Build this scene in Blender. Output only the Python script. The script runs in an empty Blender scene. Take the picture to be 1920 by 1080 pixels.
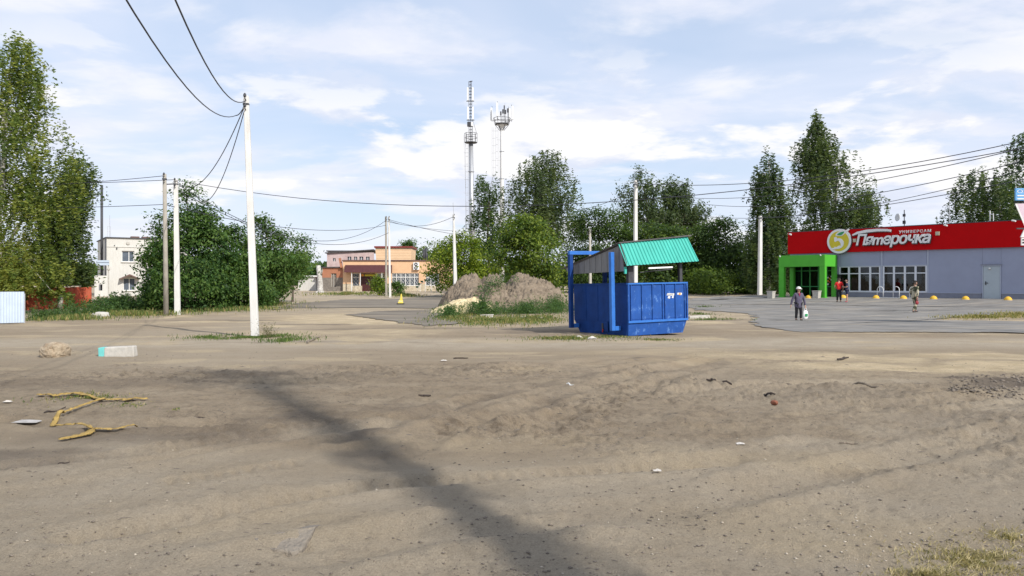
import bpy, bmesh, math, random
import numpy as np
from mathutils import Matrix, Vector

# ------------------------------------------------------------------ camera, sky, sun, exposure
F_PX, HOR, CAMZ = 1450.0, 532.0, 1.7          # focal length in photo pixels, horizon row, eye height
scene = bpy.context.scene
COL = scene.collection
cam_d = bpy.data.cameras.new('camera'); cam = bpy.data.objects.new('camera', cam_d); COL.objects.link(cam)
cam.location = (0, 0, CAMZ); cam.rotation_euler = (math.radians(90), 0, 0)
cam_d.sensor_width = 36.0; cam_d.lens = 36.0*F_PX/1920.0; cam_d.shift_y = -(540-HOR)/1920.0
cam_d.clip_start = 0.05; cam_d.clip_end = 9000
scene.camera = cam

SUN_EL = math.radians(39); SUN_AZ = math.atan2(.69, -.72)      # azimuth measured from +Y towards +X
sun_dir = Vector((math.sin(SUN_AZ)*math.cos(SUN_EL), math.cos(SUN_AZ)*math.cos(SUN_EL), math.sin(SUN_EL)))
sl = bpy.data.lights.new('sun', 'SUN'); sl.energy = 4.3; sl.angle = math.radians(0.9); sl.color = (1.0, .95, .87)
so = bpy.data.objects.new('sun', sl); COL.objects.link(so)
so.rotation_euler = (-sun_dir).to_track_quat('-Z', 'Y').to_euler()

world = bpy.data.worlds.new('World'); scene.world = world; world.use_nodes = True
def build_world():
    nt = world.node_tree; N = nt.nodes; L = nt.links; N.clear()
    out = N.new('ShaderNodeOutputWorld'); bg = N.new('ShaderNodeBackground'); bg.inputs[1].default_value = SKY_STR
    sky = N.new('ShaderNodeTexSky'); sky.sky_type = 'NISHITA'; sky.sun_disc = False
    sky.sun_elevation = SUN_EL; sky.sun_rotation = SUN_AZ; sky.air_density = 1.0; sky.dust_density = 0.6; sky.ozone_density = 1.6
    tc = N.new('ShaderNodeTexCoord'); sep = N.new('ShaderNodeSeparateXYZ'); L.new(tc.outputs['Generated'], sep.inputs[0])
    def math_(op, a, b=None, c=None):
        m = N.new('ShaderNodeMath'); m.operation = op
        for i, v in enumerate((a, b, c)):
            if v is None: continue
            if isinstance(v, (int, float)): m.inputs[i].default_value = v
            else: L.new(v, m.inputs[i])
        return m.outputs[0]
    z = math_('MAXIMUM', sep.outputs[2], 0.0)
    den = math_('ADD', z, 0.16)
    cx = math_('DIVIDE', sep.outputs[0], den); cy = math_('DIVIDE', sep.outputs[1], den)
    cb = N.new('ShaderNodeCombineXYZ'); L.new(cx, cb.inputs[0]); L.new(cy, cb.inputs[1])
    def noise(vec, scale, detail, rough, dist=0.0, off=(0, 0, 0), sc=(1, 1, 1)):
        mp = N.new('ShaderNodeMapping'); mp.inputs['Location'].default_value = off; mp.inputs['Scale'].default_value = sc
        L.new(vec, mp.inputs[0]); n = N.new('ShaderNodeTexNoise'); L.new(mp.outputs[0], n.inputs['Vector'])
        n.inputs['Scale'].default_value = scale; n.inputs['Detail'].default_value = detail
        n.inputs['Roughness'].default_value = rough; n.inputs['Distortion'].default_value = dist
        return n.outputs[0]
    def ramp(v, lo, hi):
        m = N.new('ShaderNodeMapRange'); m.interpolation_type = 'SMOOTHSTEP'; L.new(v, m.inputs[0])
        m.inputs[1].default_value = lo; m.inputs[2].default_value = hi; return m.outputs[0]
    def mix(f, a, b):
        m = N.new('ShaderNodeMix'); m.data_type = 'RGBA'
        if isinstance(f, (int, float)): m.inputs[0].default_value = f
        else: L.new(f, m.inputs[0])
        for s, v in ((m.inputs[6], a), (m.inputs[7], b)):
            if isinstance(v, tuple): s.default_value = v
            else: L.new(v, s)
        return m.outputs[2]
    veil = ramp(noise(cb.outputs[0], 0.55, 5, .55, .6, (3.1, 7.7, 0)), .30, .72)      # high thin veil
    puff = ramp(noise(cb.outputs[0], 1.35, 9, .56, .25, CLOUD_OFF, (.8, 1.25, 1)), .47, .60)   # cumulus
    body = noise(cb.outputs[0], 2.2, 6, .6, .2, (1.7, 4.4, 2.0))
    k = 1.0/SKY_STR
    lv = N.new('ShaderNodeCombineXYZ'); L.new(sep.outputs[0], lv.inputs[0]); L.new(sep.outputs[1], lv.inputs[1]); L.new(math_('MULTIPLY', sep.outputs[2], 3.4), lv.inputs[2])
    lown = noise(lv.outputs[0], 4.2, 9, .55, .15, (2.2, 5.1, .6))
    low = math_('MULTIPLY', ramp(lown, .485, .56), math_('MULTIPLY', ramp(z, .03, .09), math_('SUBTRACT', 1.0, ramp(z, .17, .34))))      # low cumulus
    lsh = noise(lv.outputs[0], 4.2, 9, .55, .15, (2.2, 5.1, .74))       # the same field a little higher up: bellies are greyer
    lcol = None
    sk = mix(.6, sky.outputs[0], (.58*k, .72*k, .94*k, 1))
    c1 = mix(math_('MULTIPLY', veil, .9), sk, (.74*k, .79*k, .93*k, 1))
    cl = mix(ramp(body, .35, .62), (.74*k, .775*k, .90*k, 1), (.89*k, .89*k, .93*k, 1))
    c2 = mix(math_('MULTIPLY', puff, .80), c1, cl)
    haze = math_('POWER', math_('SUBTRACT', 1.0, math_('MINIMUM', math_('MULTIPLY', z, 3.4), 1.0)), 2.2)
    c3 = mix(math_('MULTIPLY', haze, .55), c2, (.83*k, .865*k, .965*k, 1))
    lcl = mix(ramp(math_('SUBTRACT', lown, lsh), -.05, .05), (.70*k, .745*k, .87*k, 1), (.93*k, .92*k, .93*k, 1))
    c3 = mix(math_('MULTIPLY', low, .95), c3, lcl)
    L.new(c3, bg.inputs[0]); L.new(bg.outputs[0], out.inputs[0])
SKY_STR = 0.12; CLOUD_OFF = (0.35, 0.9, 0.0)
build_world()
vs = scene.view_settings; vs.view_transform = 'Standard'; vs.look = 'None'; vs.exposure = 0.16; vs.gamma = 1.0; vs.use_curve_mapping = False
scene.cycles.use_denoising = True
scene.cycles.max_bounces = 6; scene.cycles.diffuse_bounces = 3; scene.cycles.transparent_max_bounces = 12

# ------------------------------------------------------------------ helpers
rng = np.random.default_rng(7); random.seed(7)
def tag(o, label=None, cat=None, group=None, kind=None):
    if label: o['label'] = label
    if cat: o['category'] = cat
    if group: o['group'] = group
    if kind: o['kind'] = kind
    return o
def thing(name, label, cat, loc=(0, 0, 0), rz=0.0, group=None):
    o = bpy.data.objects.new(name, None); COL.objects.link(o); o.empty_display_size = .2
    o.location = loc; o.rotation_euler = (0, 0, rz)
    return tag(o, label, cat, group)
def link_mesh(name, me, mat, parent=None, smooth=False):
    o = bpy.data.objects.new(name, me); COL.objects.link(o)
    if mat is not None:
        for m in (mat if isinstance(mat, (list, tuple)) else [mat]): me.materials.append(m)
    if smooth: me.shade_smooth()
    if parent is not None: o.parent = parent
    return o
def np_mesh(name, verts, faces, attrs=None):
    """faces: (n,3) or (n,4) array"""
    me = bpy.data.meshes.new(name); verts = np.asarray(verts, dtype=np.float32); faces = np.asarray(faces, dtype=np.int32)
    n, k = faces.shape
    me.vertices.add(len(verts)); me.vertices.foreach_set('co', verts.ravel())
    me.loops.add(n*k); me.loops.foreach_set('vertex_index', faces.ravel())
    me.polygons.add(n); me.polygons.foreach_set('loop_start', np.arange(n, dtype=np.int32)*k)
    try: me.polygons.foreach_set('loop_total', np.full(n, k, dtype=np.int32))
    except Exception: pass
    for an, (dom, data) in (attrs or {}).items():
        a = me.attributes.new(an, 'FLOAT_COLOR', dom)
        d = np.ones((len(data), 4), dtype=np.float32); d[:, :data.shape[1]] = data
        a.data.foreach_set('color', d.ravel())
    me.update(calc_edges=True); me.validate()
    return me
class MB:
    def __init__(s): s.v = []; s.f = []; s.mi = []; s.cur = 0
    def add(s, vs_, fs):
        n = len(s.v); s.v += [tuple(map(float, q)) for q in vs_]; s.f += [tuple(i+n for i in f) for f in fs]; s.mi += [s.cur]*len(fs); return s
    def box(s, x0, x1, y0, y1, z0, z1):
        return s.add([(x0,y0,z0),(x1,y0,z0),(x1,y1,z0),(x0,y1,z0),(x0,y0,z1),(x1,y0,z1),(x1,y1,z1),(x0,y1,z1)],
                     [(0,3,2,1),(4,5,6,7),(0,1,5,4),(1,2,6,5),(2,3,7,6),(3,0,4,7)])
    def hexa(s, p):     # 8 corners: bottom 4 (ccw), top 4
        return s.add(p, [(0,3,2,1),(4,5,6,7),(0,1,5,4),(1,2,6,5),(2,3,7,6),(3,0,4,7)])
    def bar(s, a, b, w, h=None, up=(0, 0, 1)):
        a = Vector(a); b = Vector(b); d = (b-a).normalized(); h = h or w; u = Vector(up)
        if abs(d.dot(u)) > .95: u = Vector((1, 0, 0))
        r = d.cross(u).normalized()*w/2; t = r.cross(d).normalized()*h/2
        return s.hexa([a-r-t, a+r-t, b+r-t, b-r-t, a-r+t, a+r+t, b+r+t, b-r+t])
    def tube(s, pts, rad, n=8, cap=True):
        pts = [Vector(p) for p in pts]; m = len(pts)
        if isinstance(rad, (int, float)): rad = [rad]*m
        ref = Vector((0.13, .31, .94)); vs_ = []; fs = []
        for i, p in enumerate(pts):
            d = (pts[min(i+1, m-1)]-pts[max(i-1, 0)]).normalized()
            u = ref if abs(d.dot(ref)) < .9 else Vector((.9, .2, .1))
            a = d.cross(u).normalized(); b = d.cross(a)
            for k in range(n):
                t = 2*math.pi*k/n; vs_.append(p+(a*math.cos(t)+b*math.sin(t))*rad[i])
        for i in range(m-1):
            for k in range(n):
                k2 = (k+1) % n; fs.append((i*n+k, i*n+k2, (i+1)*n+k2, (i+1)*n+k))
        if cap: fs.append(tuple(range(n))[::-1]); fs.append(tuple((m-1)*n+k for k in range(n)))
        return s.add(vs_, fs)
    def prism(s, poly, y0, y1, flip=False):      # polygon in local xz, extruded along y
        n = len(poly); vs_ = [(x, y0, z) for x, z in poly]+[(x, y1, z) for x, z in poly]
        fs = [tuple(range(n)), tuple(range(2*n-1, n-1, -1))]+[(i, i+n, (i+1) % n+n, (i+1) % n) for i in range(n)]
        return s.add(vs_, fs)
    def lathe(s, prof, n=16, c=(0, 0, 0)):
        vs_ = []; fs = []; m = len(prof)
        for r, z in prof:
            for k in range(n):
                t = 2*math.pi*k/n; vs_.append((c[0]+r*math.cos(t), c[1]+r*math.sin(t), c[2]+z))
        for i in range(m-1):
            for k in range(n): fs.append((i*n+k, i*n+(k+1) % n, (i+1)*n+(k+1) % n, (i+1)*n+k))
        fs.append(tuple(range(n))[::-1]); fs.append(tuple((m-1)*n+k for k in range(n)))
        return s.add(vs_, fs)
    def build(s, name, mat, parent=None, smooth=False, bevel=0, label=None):
        me = bpy.data.meshes.new(name); me.from_pydata(s.v, [], s.f); 
        bm = bmesh.new(); bm.from_mesh(me); bmesh.ops.recalc_face_normals(bm, faces=bm.faces); bm.to_mesh(me); bm.free()
        o = link_mesh(name, me, mat, parent, smooth)
        if isinstance(mat, (list, tuple)): me.polygons.foreach_set('material_index', s.mi)
        if bevel:
            b = o.modifiers.new('bevel', 'BEVEL'); b.width = bevel; b.segments = 2; b.limit_method = 'ANGLE'; b.angle_limit = .6
        if label: o['label'] = label
        return o
def box(*a): return MB().box(*a)

# value noise
_perm = rng.permutation(4096)
def vnoise(x, y, seed=0):
    xi = np.floor(x).astype(np.int64); yi = np.floor(y).astype(np.int64); fx = x-xi; fy = y-yi
    fx = fx*fx*(3-2*fx); fy = fy*fy*(3-2*fy)
    def h(a, b): return _perm[(_perm[(a+seed*131) & 4095]+b*57) & 4095]/4095.0
    return (h(xi, yi)*(1-fx)+h(xi+1, yi)*fx)*(1-fy)+(h(xi, yi+1)*(1-fx)+h(xi+1, yi+1)*fx)*fy
def fbm(x, y, oct=4, seed=0, gain=.5):
    s = 0; a = 1; t = 0
    for i in range(oct):
        s = s+a*vnoise(x*2**i+i*17.3, y*2**i-i*9.1, seed+i); t += a; a *= gain
    return s/t
def sstep(a, b, x):
    t = np.clip((x-a)/(b-a), 0, 1); return t*t*(3-2*t)

# ------------------------------------------------------------------ terrain height
SA = np.array([22.3, 62.0]); SD = np.array([.6659, -.7460]); SN = np.array([-.7460, -.6659])   # shop front: left end, along, outward
def elev(x, y):
    x = np.asarray(x, float); y = np.asarray(y, float)
    base = np.interp(y, [0, 36, 60, 76, 107, 150, 4000], [0, 0, .14, .32, .67, .85, .9])
    t = (x-SA[0])*SD[0]+(y-SA[1])*SD[1]; d = (x-SA[0])*SN[0]+(y-SA[1])*SN[1]
    se = np.interp(d, [-60, -15, 0, 2.5, 6, 10, 22], [.85, .8, .70, .62, .34, .2, 0])
    w = sstep(-16, -3, t)*sstep(26, 20, d)
    return base*(1-w)+se*w
def W(px, py, D): return Vector(((px-960)/F_PX*D, D, CAMZ+(HOR-py)/F_PX*D))
_Ds = np.exp(np.linspace(math.log(2.5), math.log(400), 4000))
def G(px, py):
    z = CAMZ+(HOR-py)/F_PX*_Ds; e = elev((px-960)/F_PX*_Ds, _Ds); i = int(np.argmax(z <= e)) if np.any(z <= e) else len(_Ds)-1
    D = _Ds[i]; return Vector(((px-960)/F_PX*D, D, float(elev((px-960)/F_PX*D, D))))
def at(px, D):
    x = (px-960)/F_PX*D; return Vector((x, D, float(elev(x, D))))
def inpoly(x, y, P):
    P = np.asarray(P); r = np.zeros(np.shape(x), bool); j = len(P)-1
    for i in range(len(P)):
        c = ((P[i, 1] > y) != (P[j, 1] > y)) & (x < (P[j, 0]-P[i, 0])*(y-P[i, 1])/(P[j, 1]-P[i, 1]+1e-12)+P[i, 0]); r ^= c; j = i
    return r
def seg_dist(x, y, A, B):
    ax, ay = A; bx, by = B; dx, dy = bx-ax, by-ay
    t = np.clip(((x-ax)*dx+(y-ay)*dy)/(dx*dx+dy*dy+1e-9), 0, 1)
    return np.hypot(x-ax-t*dx, y-ay-t*dy)
def poly_dist(x, y, P, closed=True):
    d = np.full(np.shape(x), 1e9); n = len(P)
    for i in range(n if closed else n-1): d = np.minimum(d, seg_dist(x, y, P[i], P[(i+1) % n]))
    return d
def gp(pts): return [tuple(G(a, b)[:2]) for a, b in pts]
# asphalt outlines (ground points)
LOT = gp([(1482,623),(1424,613),(1402,603),(1412,595),(1402,588),(1330,583),(1285,578),(1262,566),(1300,559),(1390,556)])
LOT += [tuple(SA+SD*-7+SN*1.0), tuple(SA+SD*-3.5+SN*.02), tuple(SA+SD*30+SN*.02), (60, 24), (40, 26)]+gp([(2100,627),(1900,625),(1700,623.5)])
VERGE = gp([(1740,599.5),(1800,595),(1860,591),(1960,586),(2150,580),(2150,604),(1920,602),(1820,601.5)])
ROAD = gp([(500,583),(560,578),(700,577),(830,580),(850,570),(1010,560),(1000,551),(820,552.5),(760,560),(640,562),(560,568)])
PATCH = gp([(640,590),(720,583),(830,580),(875,592),(870,606),(800,611),(740,605),(690,597)])
def asphalt_mask(x, y):
    m = np.full(np.shape(x), -9.0)
    for P in (LOT, ROAD, PATCH):
        d = poly_dist(x, y, P); m = np.maximum(m, np.where(inpoly(x, y, P), d, -d))
    dv = poly_dist(x, y, VERGE); m = np.minimum(m, -np.where(inpoly(x, y, VERGE), dv, -dv))
    sc = np.clip(y/30, .5, 2)
    return m+(fbm(x*.9, y*.9, 4, 31)-.5)*1.1*sc
# tyre ruts (photo-space polylines turned into ground points)
RUTS = [gp(r) for r in ([(640,830),(800,775),(960,735),(1120,700),(1290,672)], [(700,855),(880,795),(1060,745),(1200,705),(1330,676)],
        [(1010,800),(1160,745),(1280,700),(1380,676)], [(0,790),(160,800),(360,800),(560,790)], [(-50,900),(150,880),(330,850),(520,820),(700,800)],
        [(560,690),(760,705),(960,690),(1200,672)], [(150,1010),(420,960),(700,910),(1000,890),(1350,870),(1700,800),(1990,735)],
        [(400,1075),(800,1000),(1200,960),(1600,880),(1990,800)], [(1330,790),(1500,770),(1700,760),(1930,740)], [(1280,735),(1460,722),(1700,715)])]
def rough(x, y):      # 0 = trodden smooth, 1 = churned soil
    r = np.hypot(x, y); n = fbm(x*.33+5, y*.33, 3, 44)
    c = sstep(.44, .62, n)
    band = sstep(7.2, 9.0, y+ .22*x)*sstep(17.5, 14.5, y)
    return np.clip(band*(.45+.75*c)+.25*c*sstep(40, 20, r), 0, 1)
def micro(x, y):
    R = rough(x, y); fade = sstep(140, 60, np.hypot(x, y))
    h = (fbm(x*.5, y*.5, 3, 3)-.5)*.08+(fbm(x*1.7, y*1.7, 3, 9)-.5)*(.015+.045*R)
    l = fbm(x*6.5, y*6.5, 3, 21, .6); h = h+(np.abs(l-.5)*2)**1.2*.085*R+(fbm(x*13, y*13, 2, 61, .7)-.5)*(.006+.07*R)
    near = np.asarray(y) < 30
    for i, P in enumerate(RUTS):
        d = np.where(near, poly_dist(x, y, P, False), 9); w = .16+.03*(i % 3)
        br = sstep(.34, .56, fbm(x*.7+i*3, y*.7, 2, 70+i))
        h = h+br*(-.060*np.exp(-(d/w)**2)+.045*np.exp(-((d-2.0*w)/(.6*w))**2)*(0.6+.8*vnoise(x*5, y*5, 5)))
    for i, oy in ((6, 0.0), (6, 1.45), (7, .35), (4, .5), (8, -.35), (1, -.55)):      # tread prints pressed by tyres
        d = np.where(near, poly_dist(x, y-oy, RUTS[i], False), 9); br = sstep(.40, .52, fbm(x*.45+i*5+oy, y*.45, 2, 90+i)); win = sstep(.17, .12, d)
        h = h+br*(-.022*win+.014*win*np.sin(6.283*(x+.5*(y-oy))/.15)*sstep(.01, .04, d)+.016*np.exp(-((d-.20)/.05)**2))
    a = sstep(-.3, .3, asphalt_mask(x, y)) if np.size(x) else 0
    return h*fade*(1-.9*a)-.012*a
def gz(x, y):
    a = np.atleast_1d(np.asarray(x, float)); b = np.atleast_1d(np.asarray(y, float)); return elev(a, b)+micro(a, b)
def gz1(x, y): return float(gz(x, y)[0])

# ------------------------------------------------------------------ materials
def mat(name, col=(.5, .5, .5), rough=.7, var=.12, scale=6.0, metal=0.0, bump=0.0, col2=None, coord='Object', detail=6, spec=.4, sc3=None, bscale=None, dirt=0.0, dirtcol=(.16, .13, .10)):
    m = bpy.data.materials.new(name); m.use_nodes = True; nt = m.node_tree; N = nt.nodes; L = nt.links
    b = N['Principled BSDF']; b.inputs['Roughness'].default_value = rough; b.inputs['Metallic'].default_value = metal
    b.inputs['Specular IOR Level'].default_value = spec
    tc = N.new('ShaderNodeTexCoord'); mp = N.new('ShaderNodeMapping'); L.new(tc.outputs[coord], mp.inputs[0])
    if sc3: mp.inputs['Scale'].default_value = sc3
    n = N.new('ShaderNodeTexNoise'); L.new(mp.outputs[0], n.inputs['Vector']); n.inputs['Scale'].default_value = scale; n.inputs['Detail'].default_value = detail; n.inputs['Roughness'].default_value = .62
    r = N.new('ShaderNodeValToRGB'); L.new(n.outputs[0], r.inputs[0])
    c = np.array(col); c2 = np.array(col2) if col2 is not None else None
    lo = c*(1-var) if c2 is None else c; hi = np.minimum(c*(1+var), 1) if c2 is None else c2
    r.color_ramp.elements[0].position = .33; r.color_ramp.elements[1].position = .68
    r.color_ramp.elements[0].color = (*lo, 1); r.color_ramp.elements[1].color = (*hi, 1)
    colout = r.outputs[0]
    if dirt > 0:
        n2 = N.new('ShaderNodeTexNoise'); L.new(mp.outputs[0], n2.inputs['Vector']); n2.inputs['Scale'].default_value = scale*.45; n2.inputs['Detail'].default_value = 9; n2.inputs['Roughness'].default_value = .7
        mr = N.new('ShaderNodeMapRange'); L.new(n2.outputs[0], mr.inputs[0]); mr.inputs[1].default_value = .5; mr.inputs[2].default_value = .72; mr.inputs[4].default_value = dirt
        mx = N.new('ShaderNodeMix'); mx.data_type = 'RGBA'; L.new(mr.outputs[0], mx.inputs[0]); L.new(colout, mx.inputs[6]); mx.inputs[7].default_value = (*dirtcol, 1); colout = mx.outputs[2]
    L.new(colout, b.inputs['Base Color'])
    if bump:
        bn = N.new('ShaderNodeBump'); bn.inputs['Strength'].default_value = 1.0; bn.inputs['Distance'].default_value = bump
        nb = N.new('ShaderNodeTexNoise'); L.new(mp.outputs[0], nb.inputs['Vector']); nb.inputs['Scale'].default_value = bscale or scale*4; nb.inputs['Detail'].default_value = 5
        L.new(nb.outputs[0], bn.inputs['Height']); L.new(bn.outputs[0], b.inputs['Normal'])
    return m
def leaf_mat(name, trans=.45, rough=.55):
    m = bpy.data.materials.new(name); m.use_nodes = True; nt = m.node_tree; N = nt.nodes; L = nt.links
    b = N['Principled BSDF']; b.inputs['Roughness'].default_value = rough; b.inputs['Specular IOR Level'].default_value = .25
    a = N.new('ShaderNodeAttribute'); a.attribute_name = 'tint'; L.new(a.outputs['Color'], b.inputs['Base Color'])
    t = N.new('ShaderNodeBsdfTranslucent'); mxc = N.new('ShaderNodeMix'); mxc.data_type = 'RGBA'; mxc.blend_type = 'MULTIPLY'; mxc.inputs[0].default_value = 1
    L.new(a.outputs['Color'], mxc.inputs[6]); mxc.inputs[7].default_value = (1.25, 1.3, .6, 1); L.new(mxc.outputs[2], t.inputs[0])
    mx = N.new('ShaderNodeMixShader'); mx.inputs[0].default_value = trans; L.new(b.outputs[0], mx.inputs[1]); L.new(t.outputs[0], mx.inputs[2])
    L.new(mx.outputs[0], N['Material Output'].inputs[0]); return m
def glass_mat(name, tint=(.55, .6, .62), refl=.16):
    m = bpy.data.materials.new(name); m.use_nodes = True; nt = m.node_tree; N = nt.nodes; L = nt.links
    N.remove(N['Principled BSDF']); t = N.new('ShaderNodeBsdfTransparent'); t.inputs[0].default_value = (*tint, 1)
    g = N.new('ShaderNodeBsdfGlossy'); g.inputs['Roughness'].default_value = .03; g.inputs[0].default_value = (.9, .92, .95, 1)
    fr = N.new('ShaderNodeFresnel'); fr.inputs[0].default_value = 1.5
    ad = N.new('ShaderNodeMath'); ad.operation = 'MULTIPLY_ADD'; L.new(fr.outputs[0], ad.inputs[0]); ad.inputs[1].default_value = .55; ad.inputs[2].default_value = refl*.1; ad.use_clamp = True
    mx = N.new('ShaderNodeMixShader'); L.new(ad.outputs[0], mx.inputs[0]); L.new(t.outputs[0], mx.inputs[1]); L.new(g.outputs[0], mx.inputs[2])
    L.new(mx.outputs[0], N['Material Output'].inputs[0]); return m
def zone_mat(name):
    """bare soil: colour attribute R = pale sand, G = dark humus, darker ruts and patches, painted shadow tip, B = packed grey road dust"""
    m = bpy.data.materials.new(name); m.use_nodes = True; nt = m.node_tree; N = nt.nodes; L = nt.links
    b = N['Principled BSDF']; b.inputs['Roughness'].default_value = .95; b.inputs['Specular IOR Level'].default_value = .15
    tc = N.new('ShaderNodeTexCoord'); at_ = N.new('ShaderNodeAttribute'); at_.attribute_name = 'zone'; sp = N.new('ShaderNodeSeparateColor'); L.new(at_.outputs['Color'], sp.inputs[0])
    def noise(s, d, r=.6, sc=(1, 1, 1)):
        mp = N.new('ShaderNodeMapping'); mp.inputs['Scale'].default_value = sc; L.new(tc.outputs['Object'], mp.inputs[0])
        n = N.new('ShaderNodeTexNoise'); L.new(mp.outputs[0], n.inputs['Vector']); n.inputs['Scale'].default_value = s; n.inputs['Detail'].default_value = d; n.inputs['Roughness'].default_value = r; return n.outputs[0]
    def mix(f, a, c, bt='MIX'):
        x = N.new('ShaderNodeMix'); x.data_type = 'RGBA'; x.blend_type = bt
        if isinstance(f, float): x.inputs[0].default_value = f
        else: L.new(f, x.inputs[0])
        for s, v in ((x.inputs[6], a), (x.inputs[7], c)):
            if isinstance(v, tuple): s.default_value = (*v, 1)
            else: L.new(v, s)
        return x.outputs[2]
    def rng_(v, lo, hi, o0=0., o1=1.):
        x = N.new('ShaderNodeMapRange'); L.new(v, x.inputs[0]); x.inputs[1].default_value = lo; x.inputs[2].default_value = hi; x.inputs[3].default_value = o0; x.inputs[4].default_value = o1; return x.outputs[0]
    big = rng_(noise(.22, 5), .35, .68); mid = rng_(noise(1.3, 7, .65), .36, .66); streak = rng_(noise(.9, 6, .6, (.35, 1.6, 1)), .38, .66)
    c = mix(big, (.300, .236, .162), (.370, .300, .212)); c = mix(rng_(mid, 0, 1, 0, .8), c, (.275, .216, .150)); 
    c = mix(rng_(streak, 0, 1, 0, .38), c, (.42, .352, .262))
    crumb = rng_(noise(3.2, 12, .78), .47, .62); cr = N.new('ShaderNodeMath'); cr.operation = 'MULTIPLY'; L.new(crumb, cr.inputs[0]); L.new(rng_(at_.outputs['Alpha'], 0, .8, .10, .90), cr.inputs[1]); c = mix(cr.outputs[0], c, (.165, .128, .092))
    c = mix(sp.outputs[2], c, mix(mid, (.375, .312, .230), (.435, .37, .283)))
    sdn = N.new('ShaderNodeMath'); sdn.operation = 'MULTIPLY'; L.new(sp.outputs[0], sdn.inputs[0]); L.new(rng_(noise(2.4, 9, .75, (.5, 1.6, 1)), .36, .58, .55, 1.), sdn.inputs[1]); c = mix(sdn.outputs[0], c, mix(mid, (.50, .395, .245), (.68, .555, .37)))
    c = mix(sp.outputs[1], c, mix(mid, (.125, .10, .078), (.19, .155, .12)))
    sp1 = rng_(noise(15, 9, .82), .53, .64, 0, .42); c = mix(sp1, c, (.17, .145, .115))
    sp2 = rng_(noise(55, 3, .7), .66, .74, 0, .45); c = mix(sp2, c, (.52, .47, .40))
    g = rng_(noise(70, 5, .8), .3, .7, .66, 1.34); gf = rng_(at_.outputs['Alpha'], 0, .6, .45, 1.); c = mix(gf, c, mix(1.0, c, g, 'MULTIPLY'))
    L.new(c, b.inputs['Base Color'])
    bn = N.new('ShaderNodeBump'); bn.inputs['Distance'].default_value = .03; bn.inputs['Strength'].default_value = 1.0
    ad = N.new('ShaderNodeMath'); ad.operation = 'MULTIPLY_ADD'; L.new(noise(24, 8, .72), ad.inputs[0]); ad.inputs[1].default_value = 1.0; L.new(noise(110, 4, .7), ad.inputs[2])
    L.new(ad.outputs[0], bn.inputs['Height']); L.new(bn.outputs[0], b.inputs['Normal']); return m

M = {}
M['soil'] = zone_mat('bare_soil')
M['road'] = mat('dusty_asphalt', (.135, .118, .098), .95, scale=.5, col2=(.235, .208, .172), detail=10, bump=.008, bscale=50, dirt=.85, dirtcol=(.33, .275, .205), sc3=(.45, 1.5, 1), spec=.1)
M['asphalt'] = mat('old_asphalt', (.145, .138, .128), .95, scale=1.3, col2=(.25, .242, .23), detail=10, bump=.006, bscale=60, dirt=.85, dirtcol=(.36, .315, .25), sc3=(.4, 1.3, 1), spec=.12)
M['leaf'] = leaf_mat('leaves'); M['grass'] = leaf_mat('grass_blades', .3, .7)
M['bark'] = mat('grey_bark', (.13, .105, .08), .9, .35, 9, bump=.02, sc3=(1, 1, .3))
M['birch_bark'] = mat('birch_bark', (.20, .18, .16), .8, scale=5, col2=(.66, .64, .60), sc3=(1, 1, 2.4), bump=.006)
M['concrete_white'] = mat('whitewashed_concrete', (.66, .65, .625), .88, .09, 5, bump=.006, dirt=.4, dirtcol=(.42, .39, .35), sc3=(1, 1, .25))
M['concrete_grey'] = mat('weathered_concrete', (.34, .315, .27), .92, .22, 4, bump=.008, sc3=(1, 1, .4), dirt=.4)
M['concrete'] = mat('concrete', (.46, .44, .40), .9, .16, 7, bump=.01, dirt=.45, dirtcol=(.26, .22, .17))
M['cable'] = mat('black_cable', (.035, .036, .045), .6, .1)
M['steel'] = mat('galvanised_steel', (.42, .43, .45), .45, .12, 8, metal=.5)
M['dark_steel'] = mat('dark_steel', (.05, .052, .06), .6, .2, 8)
M['white_plastic'] = mat('white_plastic', (.78, .79, .80), .45, .03)
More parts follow.
